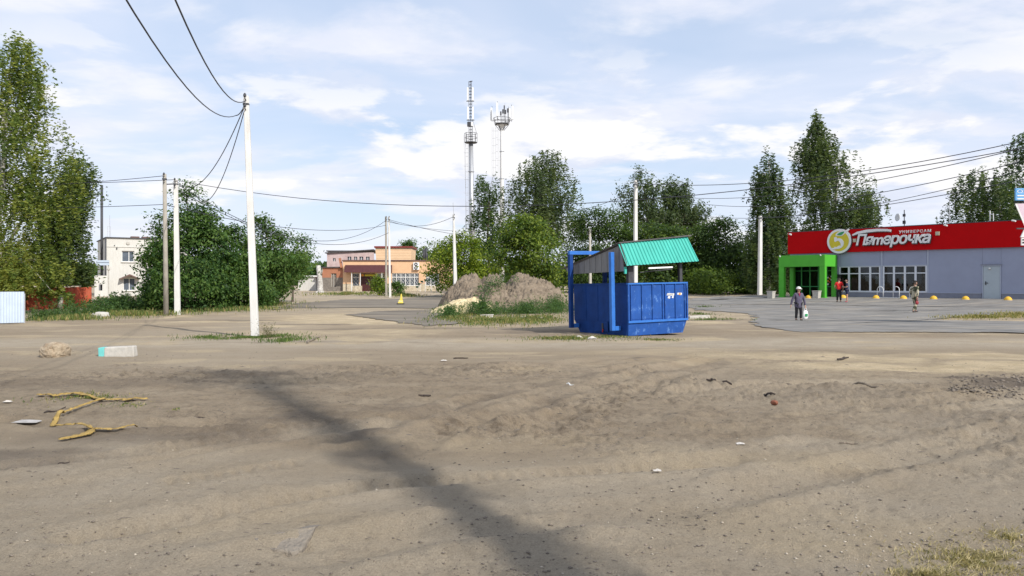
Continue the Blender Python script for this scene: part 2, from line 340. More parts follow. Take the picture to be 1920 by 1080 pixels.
# ------------------------------------------------------------------ ground sheet
def build_ground():
    fr = np.radians(np.linspace(-40, 40, 540)); bk = np.radians(np.linspace(40, 320, 72)[1:-1])
    ang = np.concatenate([fr, bk]); nc = len(ang); nf = len(fr)
    rad = np.concatenate([[.3, .8, 1.4, 2.0], np.exp(np.arange(math.log(2.5), math.log(170), .0052)), np.exp(np.linspace(math.log(172), math.log(5000), 22))])
    R, A = np.meshgrid(rad, ang, indexing='ij'); X = R*np.sin(A); Y = R*np.cos(A); x = X.ravel(); y = Y.ravel()
    Z = elev(x, y)+micro(x, y); nr = len(rad)
    verts = np.column_stack([x, y, Z]); verts = np.vstack([verts, [[0, 0, float(elev(0., 0.))]]])
    i, j = np.meshgrid(np.arange(nr-1), np.arange(nc), indexing='ij'); j2 = (j+1) % nc
    q = np.stack([i*nc+j, i*nc+j2, (i+1)*nc+j2, (i+1)*nc+j], -1).reshape(-1, 4)[:, ::-1]
    c = len(verts)-1; cen = np.stack([np.arange(nc), np.full(nc, c), (np.arange(nc)+1) % nc, (np.arange(nc)+1) % nc], -1)
    # colour zones
    def blobs(lst, warp, seed, k=1.0):
        m = np.zeros(len(x)); wx = (fbm(x*.8, y*.8, 4, seed)-.5)*warp; wy = (fbm(x*.8+40, y*.8, 4, seed+3)-.5)*warp
        for px, py, rx, ry, s in lst:
            c0 = G(px, py); a = max(abs(G(px+rx, py)[0]-c0[0]), .1); y1 = G(px, py-ry)[1] if py-ry > 536 else c0[1]+20; y0 = G(px, py+ry)[1]; b_ = max((y1-y0)/2, .15); cy = (y1+y0)/2
            sc = min(1., b_/1.2)
            d = np.sqrt(((x-c0[0]+wx*sc*1.5)/a)**2+((y-cy+wy*sc)/b_)**2); m = np.maximum(m, s*sstep(1.15, .55, d))
        return m
    sand = blobs([(1700,691,280,11,1.0),(1860,690,220,13,1.0),(1560,672,220,8,.75),(1880,670,180,8,.75),(1420,668,200,9,.6),(1240,662,200,6,.35),(1330,680,150,8,.3),(690,600,150,11,.8),(600,596,110,9,.65),(560,625,130,6,.5),
                  (720,622,150,9,.5),(660,640,70,7,.6),(860,578,70,7,.8),(1345,596,80,6,.4),(1330,605,60,3,.8),(1300,637,60,5,.65),(322,595,28,4,.8),(440,603,120,3,.6),(520,612,60,2.5,.7),
                  (1400,860,260,26,.22),(1560,1000,420,60,.24),(950,830,240,16,.18),(500,1000,300,50,.14),(1330,550,90,2.5,.5),(1230,640,110,4,.45),(960,640,160,4,.4),(90,664,90,4,.4),(1800,603,200,2.5,.6),(700,549,100,2,.5),(870,566,70,4,.4)], 1.6, 81)
    dark = blobs([(1890,722,110,15,.85),(1790,708,50,3,.8),(470,703,90,9,.45),(400,700,80,4,.3),(300,820,280,24,.5),(60,860,180,22,.6),(150,720,260,10,.35),(560,790,160,18,.35),(700,705,160,10,.25),(820,695,120,5,.3),(800,770,120,16,.3),(690,850,70,8,.3),  # includes the tip of the long tree shadow, painted as dark ground
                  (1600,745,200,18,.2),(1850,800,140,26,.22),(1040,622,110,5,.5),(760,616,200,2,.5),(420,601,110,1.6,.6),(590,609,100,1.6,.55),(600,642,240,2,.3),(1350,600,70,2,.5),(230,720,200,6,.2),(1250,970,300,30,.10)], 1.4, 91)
    road = np.maximum(sstep(19.0, 21.5, y)*sstep(25.0, 23.0, y), sstep(.45, .7, fbm(x*.11, y*.11, 3, 17))*.5)
    road = np.maximum(road, sstep(8.6, 6.9, y+.06*x+(fbm(x*.6, y*.6, 3, 23)-.5)*3)*.85); road = np.maximum(road, sstep(38, 46, y)*.45)
    for P, wd, kx in ((RUTS[6], .55, .75), (RUTS[7], .6, .8), (RUTS[4], .4, .6), (RUTS[9], .35, .6)): road = np.maximum(road, kx*np.exp(-(poly_dist(x, y, P, False)/wd)**4)*sstep(.3, .5, fbm(x*.9, y*.9, 3, 19)))
    for ir in (0, 1, 2, 3, 5, 8): dark = np.maximum(dark, .55*np.exp(-(poly_dist(x, y, RUTS[ir], False)/.17)**2)*sstep(.45, .62, fbm(x*1.3+ir, y*1.3, 3, 29)))  # darker tone along the rut lines
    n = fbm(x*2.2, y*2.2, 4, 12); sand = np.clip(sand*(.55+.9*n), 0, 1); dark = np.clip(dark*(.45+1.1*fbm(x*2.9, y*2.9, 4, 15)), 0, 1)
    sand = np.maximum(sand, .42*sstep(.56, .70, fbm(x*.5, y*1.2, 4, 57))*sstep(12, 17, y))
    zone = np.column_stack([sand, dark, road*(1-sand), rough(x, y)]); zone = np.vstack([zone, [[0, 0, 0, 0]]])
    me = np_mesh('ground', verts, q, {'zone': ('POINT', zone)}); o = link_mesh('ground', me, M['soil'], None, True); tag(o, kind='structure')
    # asphalt: faces of the same grid that lie inside the ragged outlines, 2 cm proud
    am = asphalt_mask(x, y); am2 = am.reshape(nr, nc); yy = y.reshape(nr, nc)
    ok = (am2 > 0); sel = ok[i, j] & ok[i, j2] & ok[i+1, j2] & ok[i+1, j] & (i < nr-22); sel &= (j < nf-1)
    qa = np.stack([i*nc+j, i*nc+j2, (i+1)*nc+j2, (i+1)*nc+j], -1)[sel][:, ::-1]
    xs = x[qa].mean(1); lot = xs > 9
    for nm, s in (('parking_lot', lot), ('road', ~lot)):
        f = qa[s]; u, inv = np.unique(f, return_inverse=True); v = np.column_stack([x[u], y[u], elev(x[u], y[u])+.016+(fbm(x[u]*.6, y[u]*.6, 3, 77)-.5)*.02])
        oo = link_mesh(nm, np_mesh(nm, v, inv.reshape(f.shape)), M['asphalt' if nm == 'parking_lot' else 'road'], None, True); tag(oo, kind='structure')
build_ground()

# ------------------------------------------------------------------ loose stones and grains (nobody could count them)
def blob_stones(cx, cy, s, seed, flat=.55):
    r = np.random.default_rng(seed); n = len(cx)
    base = np.array([[1,0,0],[.3,.95,0],[-.8,.6,0],[-.8,-.6,0],[.3,-.95,0],[0.1,0,1],[0,0,-.8]])
    fc = np.array([[0,1,5],[1,2,5],[2,3,5],[3,4,5],[4,0,5],[1,0,6],[2,1,6],[3,2,6],[4,3,6],[0,4,6]])
    V = base[None]*(1+.5*(r.random((n, 7, 1))-.5))*np.stack([s, s*r.uniform(.5, 1, n), s*flat*r.uniform(.5, 1.2, n)], -1)[:, None, :]
    a = r.random(n)*6.283; ca, sa = np.cos(a)[:, None], np.sin(a)[:, None]
    X = V[:, :, 0]*ca-V[:, :, 1]*sa+cx[:, None]; Y = V[:, :, 0]*sa+V[:, :, 1]*ca+cy[:, None]; Z = V[:, :, 2]+gz(cx, cy)[:, None]+s[:, None]*.18
    return np.stack([X, Y, Z], -1).reshape(-1, 3), (fc[None]+np.arange(n)[:, None, None]*7).reshape(-1, 3)
def stones(name, label, n, xr, yr, smin, smax, material, seed, dens=None):
    r = np.random.default_rng(seed); px = r.uniform(*xr, n*3); py = r.uniform(*yr, n*3)
    D = CAMZ*F_PX/(py-HOR); x = (px-960)/F_PX*D; y = D
    k = (fbm(x*.7, y*.7, 3, seed) > r.uniform(.3, .75, len(x))) & (asphalt_mask(x, y) < -.2); x = x[k][:n]; y = y[k][:n]
    s = smin+(smax-smin)*r.random(len(x))**3.5
    v, f = blob_stones(x, y, s, seed); tag(link_mesh(name, np_mesh(name, v, f), material), label, 'gravel', kind='stuff')
M['stone_pale'] = mat('pale_pebble', (.30, .25, .19), .9, scale=.9, col2=(.50, .45, .37), coord='Object', detail=2)
M['stone_dark'] = mat('dark_clod', (.10, .085, .07), .95, scale=1.1, col2=(.25, .21, .17), coord='Object', detail=2)
stones('gravel', 'pale pebbles scattered over the bare dirt in the foreground', 700, (-60, 1990), (660, 1100), .004, .016, M['stone_pale'], 5)
stones('gravel', 'denser pale pebbles at lower right of the dirt lot', 700, (1380, 1960), (850, 1060), .003, .013, M['stone_pale'], 6)
stones('gravel', 'dark crumbs and clods of soil scattered over the dirt', 4200, (-60, 1990), (655, 1080), .003, .018, M['stone_dark'], 8)
stones('gravel', 'clods of dark humus at the right edge of the dirt', 900, (1780, 1990), (703, 742), .010, .045, M['stone_dark'], 11)

def twig_litter():
    r = np.random.default_rng(31); n = 2200; px = r.uniform(-60, 1990, n); py = 655+425*r.random(n)**1.25; D = CAMZ*F_PX/(py-HOR); x = (px-960)/F_PX*D; y = D
    k = (rough(x, y)*.75+fbm(x*.8, y*.8, 3, 62)*.6 > r.uniform(.25, .95, n)) & (asphalt_mask(x, y) < -.2); x = x[k]; y = y[k]; n = len(x)
    L = (.010+.05*r.random(n)**3)*np.clip(D[k]/9, .45, 1.6); a = r.normal(size=n)*.7; w = (.002+.004*r.random(n))*np.clip(D[k]/9, .45, 1.6); z = gz(x, y); dx, dy = np.cos(a), np.sin(a)
    o = [(-1, -1, 0), (1, -.6, .3), (1, .6, .3), (-1, 1, 0), (0, 0, 2.2)]; V = np.stack([np.column_stack([x+dx*L*p-dy*w*q, y+dy*L*p+dx*w*q, z+.002+w*h]) for p, q, h in o], 1).reshape(-1, 3)
    f = np.array([[0, 1, 4], [1, 2, 4], [2, 3, 4], [3, 0, 4]]); F_ = (f[None]+np.arange(n)[:, None, None]*5).reshape(-1, 3)
    tag(link_mesh('twig_litter', np_mesh('twig_litter', V, F_), M['stone_dark']), 'tiny dark twigs and chips strewn over the dirt', 'twigs', kind='stuff')
twig_litter()
M['crack_shade'] = mat('kerb_shade_crack', (.05, .047, .045), .9, .25, 4)
def seam(pts, w):
    P = [G(a, b) for a, b in pts]; path = []
    for i in range(len(P)-1):
        for t in np.linspace(0, 1, 24, endpoint=False): path.append(P[i].lerp(P[i+1], t))
    path.append(P[-1]); V = []; F_ = []
    for i, p in enumerate(path):
        j = (float(fbm(np.array([i*.21]), np.array([w*9]), 3, 3)[0])-.5)*.5; ww = w*(.3+1.2*float(vnoise(np.array([i*.37]), np.array([2.]), 4)[0])); z = float(elev(p.x, p.y))+.034; V += [(p.x, p.y+j-ww, z), (p.x, p.y+j+ww, z)]
    for i in range(len(path)-1): F_.append((2*i, 2*i+2, 2*i+3, 2*i+1))
    MB().add(V, F_).build('kerb_shade_crack', M['crack_shade'], bpy.data.objects['parking_lot'])
seam([(1290,571),(1400,571.5),(1560,572.5),(1740,575.5),(1930,577)], .16); seam([(1440,601.5),(1520,603),(1600,602)], .05); seam([(1600,606),(1720,602),(1760,599)], .06); seam([(1500,580),(1640,583),(1760,582)], .10); seam([(1330,562),(1430,559),(1470,556.5)], .25)  # first strip paints a low kerb's shaded side; the rest stand for cracks
# ------------------------------------------------------------------ leaves, blades
def quads(c, nrm, size, asp, seed, rollv=None):
    r = np.random.default_rng(seed); n = len(c)
    nrm = nrm/(np.linalg.norm(nrm, axis=1, keepdims=True)+1e-9)
    t = r.normal(size=(n, 3)) if rollv is None else rollv+r.normal(size=(n, 3))*.35
    a = np.cross(nrm, t); a /= (np.linalg.norm(a, axis=1, keepdims=True)+1e-9); b = np.cross(nrm, a)
    s = size[:, None]*.5
    P = np.stack([c-b*s*1.15, c+a*s*asp-b*s*.1, c+b*s*1.15, c-a*s*asp+b*s*.1], 1)       # pointed leaf
    return P.reshape(-1, 3), np.arange(4*n).reshape(-1, 4)
def tints(n, pal, seed, jit=.22):
    r = np.random.default_rng(seed); pal = np.array(pal); c = pal[r.integers(0, len(pal), n)]*(1+jit*(r.random((n, 1))*2-1)); return np.repeat(np.clip(c, 0, 1), 4, axis=0)
GRASS_G = [(0.081, 0.135, 0.0338), (0.108, 0.1688, 0.0405), (0.135, 0.1755, 0.0473), (0.0675, 0.1148, 0.0338)]
GRASS_D = [(0.275, 0.2375, 0.0875), (0.2125, 0.2125, 0.0625), (0.375, 0.3125, 0.15), (0.15, 0.175, 0.05)]
STRAW = [(.40,.33,.17),(.30,.25,.12),(.46,.39,.22),(.17,.16,.06)]
WEED = [(0.056, 0.12, 0.0352), (0.08, 0.152, 0.0448), (0.104, 0.176, 0.048), (0.0448, 0.096, 0.0352)]
def scatter_px(ells, n, seed):
    r = np.random.default_rng(seed); xs = []; ys = []; w = np.array([e[2]*e[3] for e in ells], float); w /= w.sum()
    for e, k in zip(ells, (w*n).astype(int)+1):
        c0 = G(e[0], e[1]); a = abs(G(e[0]+e[2], e[1])[0]-c0[0]); y1 = G(e[0], max(e[1]-e[3], 538))[1]; y0 = G(e[0], e[1]+e[3])[1]
        th = r.random(k)*6.283; rr = np.minimum(np.abs(r.normal(size=k))*.58, 1.7); xs.append(c0[0]+a*rr*np.cos(th)); ys.append((y0+y1)/2+(y1-y0)/2*rr*np.sin(th))
    return np.concatenate(xs), np.concatenate(ys)
def grass(name, label, ells, n, h, wd, pal, seed, lean=.5, clump=.45):
    r = np.random.default_rng(seed); x, y = scatter_px(ells, n, seed)
    k = fbm(x*1.6, y*1.6, 3, seed) > r.uniform(clump-.25, clump+.12, len(x)); x = x[k]; y = y[k]; n = len(x)
    z = gz(x, y)-.01; hh = h*r.uniform(.35, 1.25, n)*(.55+.9*vnoise(x*1.1, y*1.1, seed)); a = r.random(n)*6.283; l = hh*lean*r.random(n)
    b = np.column_stack([x, y, z]); tip = b+np.column_stack([np.cos(a)*l, np.sin(a)*l, hh]); s = np.column_stack([-np.sin(a+.8), np.cos(a+.8), 0*a])*wd*.5
    mid = (b+tip)/2+np.column_stack([0*a, 0*a, hh*.12])
    V = np.stack([b, mid-s, tip, mid+s], 1).reshape(-1, 3)
    me = np_mesh(name, V, np.arange(4*n).reshape(-1, 4), {'tint': ('POINT', tints(n, pal, seed))})
    return tag(link_mesh(name, me, M['grass']), label, 'grass', kind='stuff')
def weeds(name, label, ells, nst, h, leaf, pal, seed, per=16, wob=.3):
    """upright leafy weeds: many stems, each with leaves up its height"""
    r = np.random.default_rng(seed); x, y = scatter_px(ells, nst, seed); n = len(x)
    hh = h*r.uniform(.45, 1.2, n)*(.5+.95*vnoise(x*.9, y*.9, seed+2)); z = gz(x, y)
    t = r.random((n, per)); l = wob*h*.5
    lx = r.normal(size=n)*l; ly = r.normal(size=n)*l; sp = (1.1-t)*.16*h
    c = np.stack([x[:, None]+lx[:, None]*t+r.normal(size=(n, per))*sp, y[:, None]+ly[:, None]*t+r.normal(size=(n, per))*sp, z[:, None]+hh[:, None]*t], -1).reshape(-1, 3)
    m = len(c); nr = np.column_stack([r.normal(size=m)*.8, r.normal(size=m)*.8, np.abs(r.normal(size=m))+.3])
    V, Fq = quads(c, nr, leaf*r.uniform(.5, 1.3, m), .42, seed)
    me = np_mesh(name, V, Fq, {'tint': ('POINT', tints(m, pal, seed))}); return tag(link_mesh(name, me, M['leaf']), label, 'weeds', kind='stuff')
grass('grass', 'short green turf around the foot of the nearest white pole', [(470,633,95,5),(540,640,45,4),(400,633,45,2.5)], 5200, .09, .022, GRASS_G, 1, .9)
grass('grass', 'yellowish turf in front of the soil heap', [(930,603,105,9),(850,597,40,6),(1000,600,60,6),(880,585,60,5)], 15000, .16, .03, GRASS_D+GRASS_G, 2, .7, .35)
grass('grass', 'thin turf and litter at the foot of the blue booth', [(1070,636,100,4),(1140,632,60,4),(1232,638,50,2)], 3600, .07, .022, GRASS_G+GRASS_D, 3, .9)
grass('grass', 'dry straw coloured grass in the lower right corner', [(1850,1050,140,38),(1900,1010,70,22),(1740,1075,90,14)], 5000, .035, .006, STRAW, 4, 2.6, .45)
grass('grass', 'dry grass strip on the verge beside the parking lot', [(1850,596,95,3.5),(1960,592,90,6)], 6000, .13, .03, GRASS_D, 5, .7, .3)
grass('grass', 'tall roadside grass below the left thicket', [(420,582,110,5),(250,592,90,4),(500,572,50,4),(130,600,80,3)], 11000, .24, .035, GRASS_G+GRASS_D, 6, .5, .3)
grass('grass', 'sparse grass tufts at the yellow rags', [(160,752,80,9),(235,760,50,5),(330,772,18,3)], 1500, .045, .012, GRASS_G+GRASS_D, 7, 1.0)
grass('grass', 'patchy grass right of the blue booth', [(1320,576,35,2.5),(1330,600,60,2),(1310,590,40,2)], 1200, .12, .03, GRASS_G, 9, .8)
grass('grass', 'rough grass in front of the peach building', [(650,553,70,2.5),(760,556,40,2)], 3000, .3, .05, GRASS_G+GRASS_D, 10, .5)
weeds('weeds', 'dense nettles and weeds in front of the white house', [(215,583,75,9),(270,580,50,9)], 1300, .82, .13, WEED, 21, 18)
weeds('weeds', 'leafy weeds along the red fence', [(105,597,48,5),(75,600,30,4),(135,594,30,4)], 380, .42, .09, WEED+[(.10,.13,.03)], 22, 16)
weeds('weeds', 'green weeds between the soil heap and the blue booth', [(905,589,60,4),(985,588,60,4),(1045,586,40,5)], 1700, .75, .085, WEED, 24, 14)
weeds('weeds', 'bushy weed clump left of the yellow sand', [(840,595,22,4)], 120, .8, .10, WEED, 25, 18)
weeds('weeds', 'broad leaved burdock in front of the yellow sand', [(905,592,14,3)], 45, 1.0, .15, WEED, 26, 18)
weeds('weeds', 'dry leggy weed right of the nearest white pole', [(500,633,14,2)], 60, .62, .04, [(.13,.13,.06),(.08,.10,.035),(.20,.17,.10)], 27, 16, .6)

# ------------------------------------------------------------------ heaps
def heap(name, label, cat, peaks, x0, x1, y0, y1, res, mt, seed, lump, furrows=()):
    nx = int((x1-x0)/res); ny = int((y1-y0)/res); X, Y = np.meshgrid(np.linspace(x0, x1, nx), np.linspace(y0, y1, ny), indexing='ij'); x = X.ravel(); y = Y.ravel()
    h = np.zeros(len(x)); wx = (fbm(x*.7, y*.7, 3, seed)-.5)*.9; wy = (fbm(x*.7, y*.7+30, 3, seed+1)-.5)*.9
    for (cx, cy, hz, rx, ry, p) in peaks:
        d = np.sqrt(((x+wx-cx)/rx)**2+((y+wy-cy)/ry)**2); h = np.maximum(h, hz*np.tanh(p*np.clip(1-d, 0, 1))/math.tanh(p))
    for fx, dp in furrows: h = h-dp*np.exp(-((x+wx*.5-fx)/.38)**2)*sstep(.4, 1.6, h)
    e = elev(x, y); hh = h+(fbm(x*2.0, y*2.0, 4, seed+4)-.5)*lump*2.2*sstep(0, .25, h)+np.abs(fbm(x*5, y*5, 4, seed+6, .7)-.5)*lump*4.4*sstep(0, .2, h)
    z = e+np.where(h > .01, hh, -.12)
    i, j = np.meshgrid(np.arange(nx-1), np.arange(ny-1), indexing='ij'); q = np.stack([i*ny+j, (i+1)*ny+j, (i+1)*ny+j+1, i*ny+j+1], -1).reshape(-1, 4)
    keep = (h[q] > .005).any(1); q = q[keep]; u, inv = np.unique(q, return_inverse=True)
    me = np_mesh(name, np.column_stack([x, y, z])[u], inv.reshape(q.shape)); return tag(link_mesh(name, me, mt, None, True), label, cat)
M['heap_soil'] = mat('heap_soil', (.15, .118, .085), .95, scale=2.2, col2=(.27, .215, .158), detail=9, bump=.10, bscale=7)
M['heap_sand'] = mat('heap_sand', (.56, .44, .24), .95, scale=2.2, col2=(.72, .60, .38), detail=8, bump=.03, bscale=10)
def hp(px, D): return (px-960)/F_PX*D
heap('soil_heap', 'large lumpy heap of grey brown soil in front of round maples', 'soil heap',
     [(hp(972,48.8),48.8,2.15,3.0,3.2,1.7),(hp(986,48.6),48.6,2.05,2.7,3.0,1.7),(hp(922,49.6),49.6,2.22,2.6,2.8,1.6),(hp(888,50),50,2.15,2.2,2.6,1.5),(hp(940,48.2),48.2,1.75,3.8,3.0,1.6)],
     hp(815,49)-.5, hp(1062,49)+1, 44.5, 53.5, .06, M['heap_soil'], 3, .20, ((hp(904,49.5), .3), (hp(950,49), .5)))
heap('sand_heap', 'low pile of bright yellow sand before the soil heap', 'sand heap',
     [(hp(893,44.6),44.6,.88,1.1,1.4,1.6),(hp(866,44.6),44.6,.78,1.5,1.3,1.6),(hp(840,44.4),44.4,.5,1.2,1.2,1.5),(hp(878,44.6),44.6,.8,1.3,1.3,1.6)], hp(815,45)-.3, hp(930,45)+.3, 42.8, 46.6, .06, M['heap_sand'], 9, .05)
def heap_weeds():
    r = np.random.default_rng(3); c = []
    for px, py, D, k, s in ((930,530,46.9,420,.34),(905,541,46.6,160,.25),(925,546,46.4,90,.2),(965,523,47.6,60,.2)):
        p = W(px, py, D); c.append(np.array(p)+r.normal(size=(k, 3))*np.array([s, .3, s*.7]))
    c = np.vstack(c); n = len(c); V, Fq = quads(c, r.normal(size=(n, 3))+np.array([0, -.4, .6]), .12*r.uniform(.6, 1.3, n), .4, 5)
    tag(link_mesh('weeds', np_mesh('weeds', V, Fq, {'tint': ('POINT', tints(n, WEED, 5))}), M['leaf']), 'weeds growing on the slope of the soil heap', 'weeds', kind='stuff')
heap_weeds()
# ------------------------------------------------------------------ trees
def tube_np(mb, pts, rad, n=6): mb.tube(pts, rad, n, True)
def tree(name, label, cat, prof, D, n, leaf, pal, seed, kind='round', group=None, bark='bark', trunk_px=None, depth=.85, nlimb=11, fill=.5, trunk_r=None, strand=1.6, rag=.28):
    """prof: (row, left, right) outline of the crown in the photo, turned into metres at the distance where the tree stands"""
    r = np.random.default_rng(seed); P = sorted(prof)
    zs = np.array([CAMZ+(HOR-p[0])/F_PX*D for p in P]); cx = np.array([((p[1]+p[2])/2-960)/F_PX*D for p in P]); ax = np.array([(p[2]-p[1])/2/F_PX*D for p in P])
    o = np.argsort(zs); zs, cx, ax = zs[o], cx[o], ax[o]
    tpx = trunk_px if trunk_px is not None else (P[-1][1]+P[-1][2])/2
    base = at(tpx, D); root = thing(name, label, cat, base, 0, group)
    amax = ax.max(); zt, zb = zs[-1], zs[0]
    ax = ax*1.03; dense = np.linspace(zb, zt, 200); w = np.interp(dense, zs, ax)+.15*amax; w = w**1.2; w /= w.sum()
    per = {'round': 22, 'birch': 26, 'poplar': 14, 'bush': 16}[kind]; nc = max(8, n//per)
    def pts_in(m, f, lo=0.0):
        z = r.choice(dense, m, p=w)+r.normal(size=m)*(zt-zb)/200; th = r.random(m)*6.283; a = np.interp(z, zs, ax); c0 = np.interp(z, zs, cx)
        lob = 1-rag+2*rag*vnoise(th*1.9+seed, z/(amax*.55+.3)+seed*3, seed)        # lobed, uneven outline
        rr = np.maximum(lo, np.power(r.random(m), f))*lob
        return c0+a*rr*np.cos(th), D+a*depth*rr*np.sin(th), z
    nl = int(np.clip(nc*{'round': .05, 'bush': .06, 'birch': .07, 'poplar': .10}[kind], 14, 90)); lx, ly, lz = pts_in(nl, .5, .35); ls = amax*r.uniform(.10, .26, nl)*{'poplar': .7, 'birch': 1.25}.get(kind, 1)
    n1 = int(nc*.74); q = r.choice(nl, n1, p=ls**2/np.sum(ls**2)); g3 = r.normal(size=(n1, 3))*.62
    X1 = lx[q]+g3[:, 0]*ls[q]; Y1 = ly[q]+g3[:, 1]*ls[q]; z1 = lz[q]+g3[:, 2]*ls[q]*(.8 if kind in ('round', 'bush') else 1.35)
    X2, Y2, z2 = pts_in(nc-n1, fill); X = np.concatenate([X1, X2]); Y = np.concatenate([Y1, Y2]); z = np.concatenate([z1, z2])
    aa = np.interp(z, zs, ax)+.02*amax; inside = (np.hypot((X-np.interp(z, zs, cx))/aa, (Y-D)/(aa*depth)) < r.uniform(.95, 1.22, nc)) & (z < zt+.01*(zt-zb)) & (z > zb-.02*(zt-zb)); X = X[inside]; Y = Y[inside]; z = z[inside]; nc = len(X)
    cc = np.column_stack([X, Y, z])
    # drop clumps in a few pockets so that light shows through
    g = vnoise(X/(amax*.4+.2)+9, z/(amax*.4+.2)+seed, seed+5); keep = (g > .27) | (r.random(nc) < .45); cc = cc[keep]; nc = len(cc)
    out = cc-np.column_stack([np.interp(cc[:, 2], zs, cx), np.full(nc, D), np.full(nc, (zt+zb)/2)])
    if kind in ('birch',):
        L = strand*r.uniform(.4, 1.3, nc)*np.clip((cc[:, 2]-zb)/(.35*(zt-zb))+.25, .25, 1); t = r.random((nc, per))
        sway = r.normal(size=(nc, 2))*.18
        c = np.stack([cc[:, None, 0]+sway[:, 0:1]*t*L[:, None]+r.normal(size=(nc, per))*.06*leaf/.16, cc[:, None, 1]+sway[:, 1:2]*t*L[:, None]+r.normal(size=(nc, per))*.12, cc[:, None, 2]-t*L[:, None]+.12*L[:, None]], -1)
    elif kind == 'poplar':
        s = leaf*1.5; t = r.random((nc, per)); od = out/(np.linalg.norm(out, axis=1, keepdims=True)+1e-6)
        L = r.uniform(.6, 1.5, nc)*leaf*4; c = cc[:, None, :]+np.stack([od[:, 0:1]*t*L[:, None]*.5, od[:, 1:2]*t*L[:, None]*.5, t*L[:, None]], -1)+r.normal(size=(nc, per, 3))*s*.45
    else:
        s = leaf*(1.7 if kind == 'round' else 1.4); c = cc[:, None, :]+r.normal(size=(nc, per, 3))*np.array([s, s, s*.62])
    tone = np.repeat(r.random(nc), per); outl = np.repeat(out, per, axis=0); c = c.reshape(-1, 3); m = len(c)
    outl = outl/(np.linalg.norm(outl, axis=1, keepdims=True)+1e-6)
    if kind == 'birch': nr = outl*np.array([.8, .8, .2])+r.normal(size=(m, 3))*.75; roll = np.array([[0, 0, 1.0]])
    else: nr = outl*.7+np.array([0, 0, .55])+r.normal(size=(m, 3))*.6; roll = None
    if roll is not None:      # leaf axis hangs down
        a_ = np.cross(nr, np.array([[0, 0, 1.0]]))
        V, Fq = quads(c, nr, leaf*r.uniform(.6, 1.35, m), .42, seed, np.cross(nr, a_)*0+a_)
    else: V, Fq = quads(c, nr, leaf*r.uniform(.55, 1.35, m), .55, seed)
    V[:, 2] = np.maximum(V[:, 2], float(base[2])+.02)
    pal = np.array(pal); k = np.clip((tone*len(pal)+r.normal(size=m)*.35), 0, len(pal)-.01).astype(int); col = np.repeat(pal[k]*(1+.2*(r.random((m, 1))*2-1)), 4, axis=0)
    V = V-np.array(base)[None]
    link_mesh('crown', np_mesh('crown', V, Fq, {'tint': ('POINT', np.clip(col, 0, 1))}), M['leaf'], root)
    # trunk and limbs
    mb = MB(); H = zt-base[2]; tr = trunk_r or max(.07, H*.016); B = Vector((0, 0, -.15)); pts = []; rad = []
    def axis(zz):
        f = np.clip((zz-base[2])/max(zt-base[2], .1), 0, 1); return Vector((float(np.interp(zz, zs, cx)*f+base[0]*(1-f)-base[0]), float(.1*math.sin(zz+seed)), zz-base[2]))
    for k in range(9):
        f = k/8*.9; zz = base[2]+H*f; p = axis(zz) if k else B; pts.append(p); rad.append(tr*(1.25 if k == 0 else 1)*(1-.88*f))
    mb.tube(pts, rad, 8)
    if nlimb:
        idx = r.choice(nc, min(nlimb, nc), replace=False)
        for q in idx:
            e = Vector(cc[q])-base; zz0 = max(H*.12, min(e.z-.28*H*r.uniform(.3, 1), H*.8)); s0 = axis(base[2]+zz0); f = zz0/H; mid = (s0+e)/2+Vector((0, 0, .06*H*(1 if kind != 'birch' else 1.4)))
            r0 = tr*(1-.88*f)*.55; mb.tube([s0, s0.lerp(mid, .55)+Vector((0, 0, .02*H)), mid, e], [r0, r0*.75, r0*.55, .012], 5)
    mb.build('trunk', M[bark], root, True); return root
BIRCH_Y = [(0.0731, 0.1135, 0.0296), (0.1217, 0.1739, 0.0349), (0.1786, 0.2193, 0.043), (0.2436, 0.2722, 0.0564)]
BIRCH_D = [(0.048, 0.0754, 0.0338), (0.0675, 0.1044, 0.0416), (0.093, 0.1334, 0.0468), (0.12, 0.1595, 0.052)]
MAPLE_Y = [(0.0744, 0.126, 0.0144), (0.124, 0.189, 0.0192), (0.186, 0.252, 0.024), (0.248, 0.301, 0.0336)]
MAPLE = [(0.0512, 0.0975, 0.0182), (0.088, 0.1425, 0.0234), (0.136, 0.195, 0.0286), (0.192, 0.2475, 0.0364)]
THICK = [(0.0352, 0.0806, 0.024), (0.056, 0.1209, 0.03), (0.088, 0.1628, 0.039), (0.128, 0.2093, 0.051)]
DARK = [(0.033, 0.0653, 0.0234), (0.048, 0.0899, 0.0286), (0.069, 0.116, 0.0338), (0.09, 0.145, 0.039)]
POP = [(0.0455, 0.0743, 0.036), (0.065, 0.1013, 0.0432), (0.091, 0.1283, 0.054), (0.117, 0.1553, 0.066)]
T = tree
T('birch_tree','tallest birch at the left edge, behind the pale corrugated fence','tree',[(62,18,45),(100,-15,72),(150,-45,92),(220,-85,104),(280,-105,130),(340,-125,128),(400,-135,120),(460,-130,120),(520,-120,115),(552,-90,105)],44,62000,.185,BIRCH_Y,101,'birch',None,'birch_bark',2,nlimb=22,strand=1.7,trunk_r=.2)
T('birch_tree','drooping birch left of the white house, over the red fence','tree',[(300,135,168),(330,110,180),(380,92,160),(430,80,158),(470,70,172),(505,62,180),(525,75,176)],49,30000,.185,BIRCH_D+BIRCH_Y[:2],102,'birch',None,'birch_bark',112,nlimb=14,strand=2.0)
T('willow_tree','low yellow green leafy tree under the tall birch at the left edge','tree',[(415,-30,28),(450,-65,52),(500,-85,62),(546,-75,55)],42,13000,.15,BIRCH_Y[1:]+[(.17,.18,.03)],103,'birch',None,'bark',-10,nlimb=6,strand=1.2)
TG = 'trees of the left thicket'
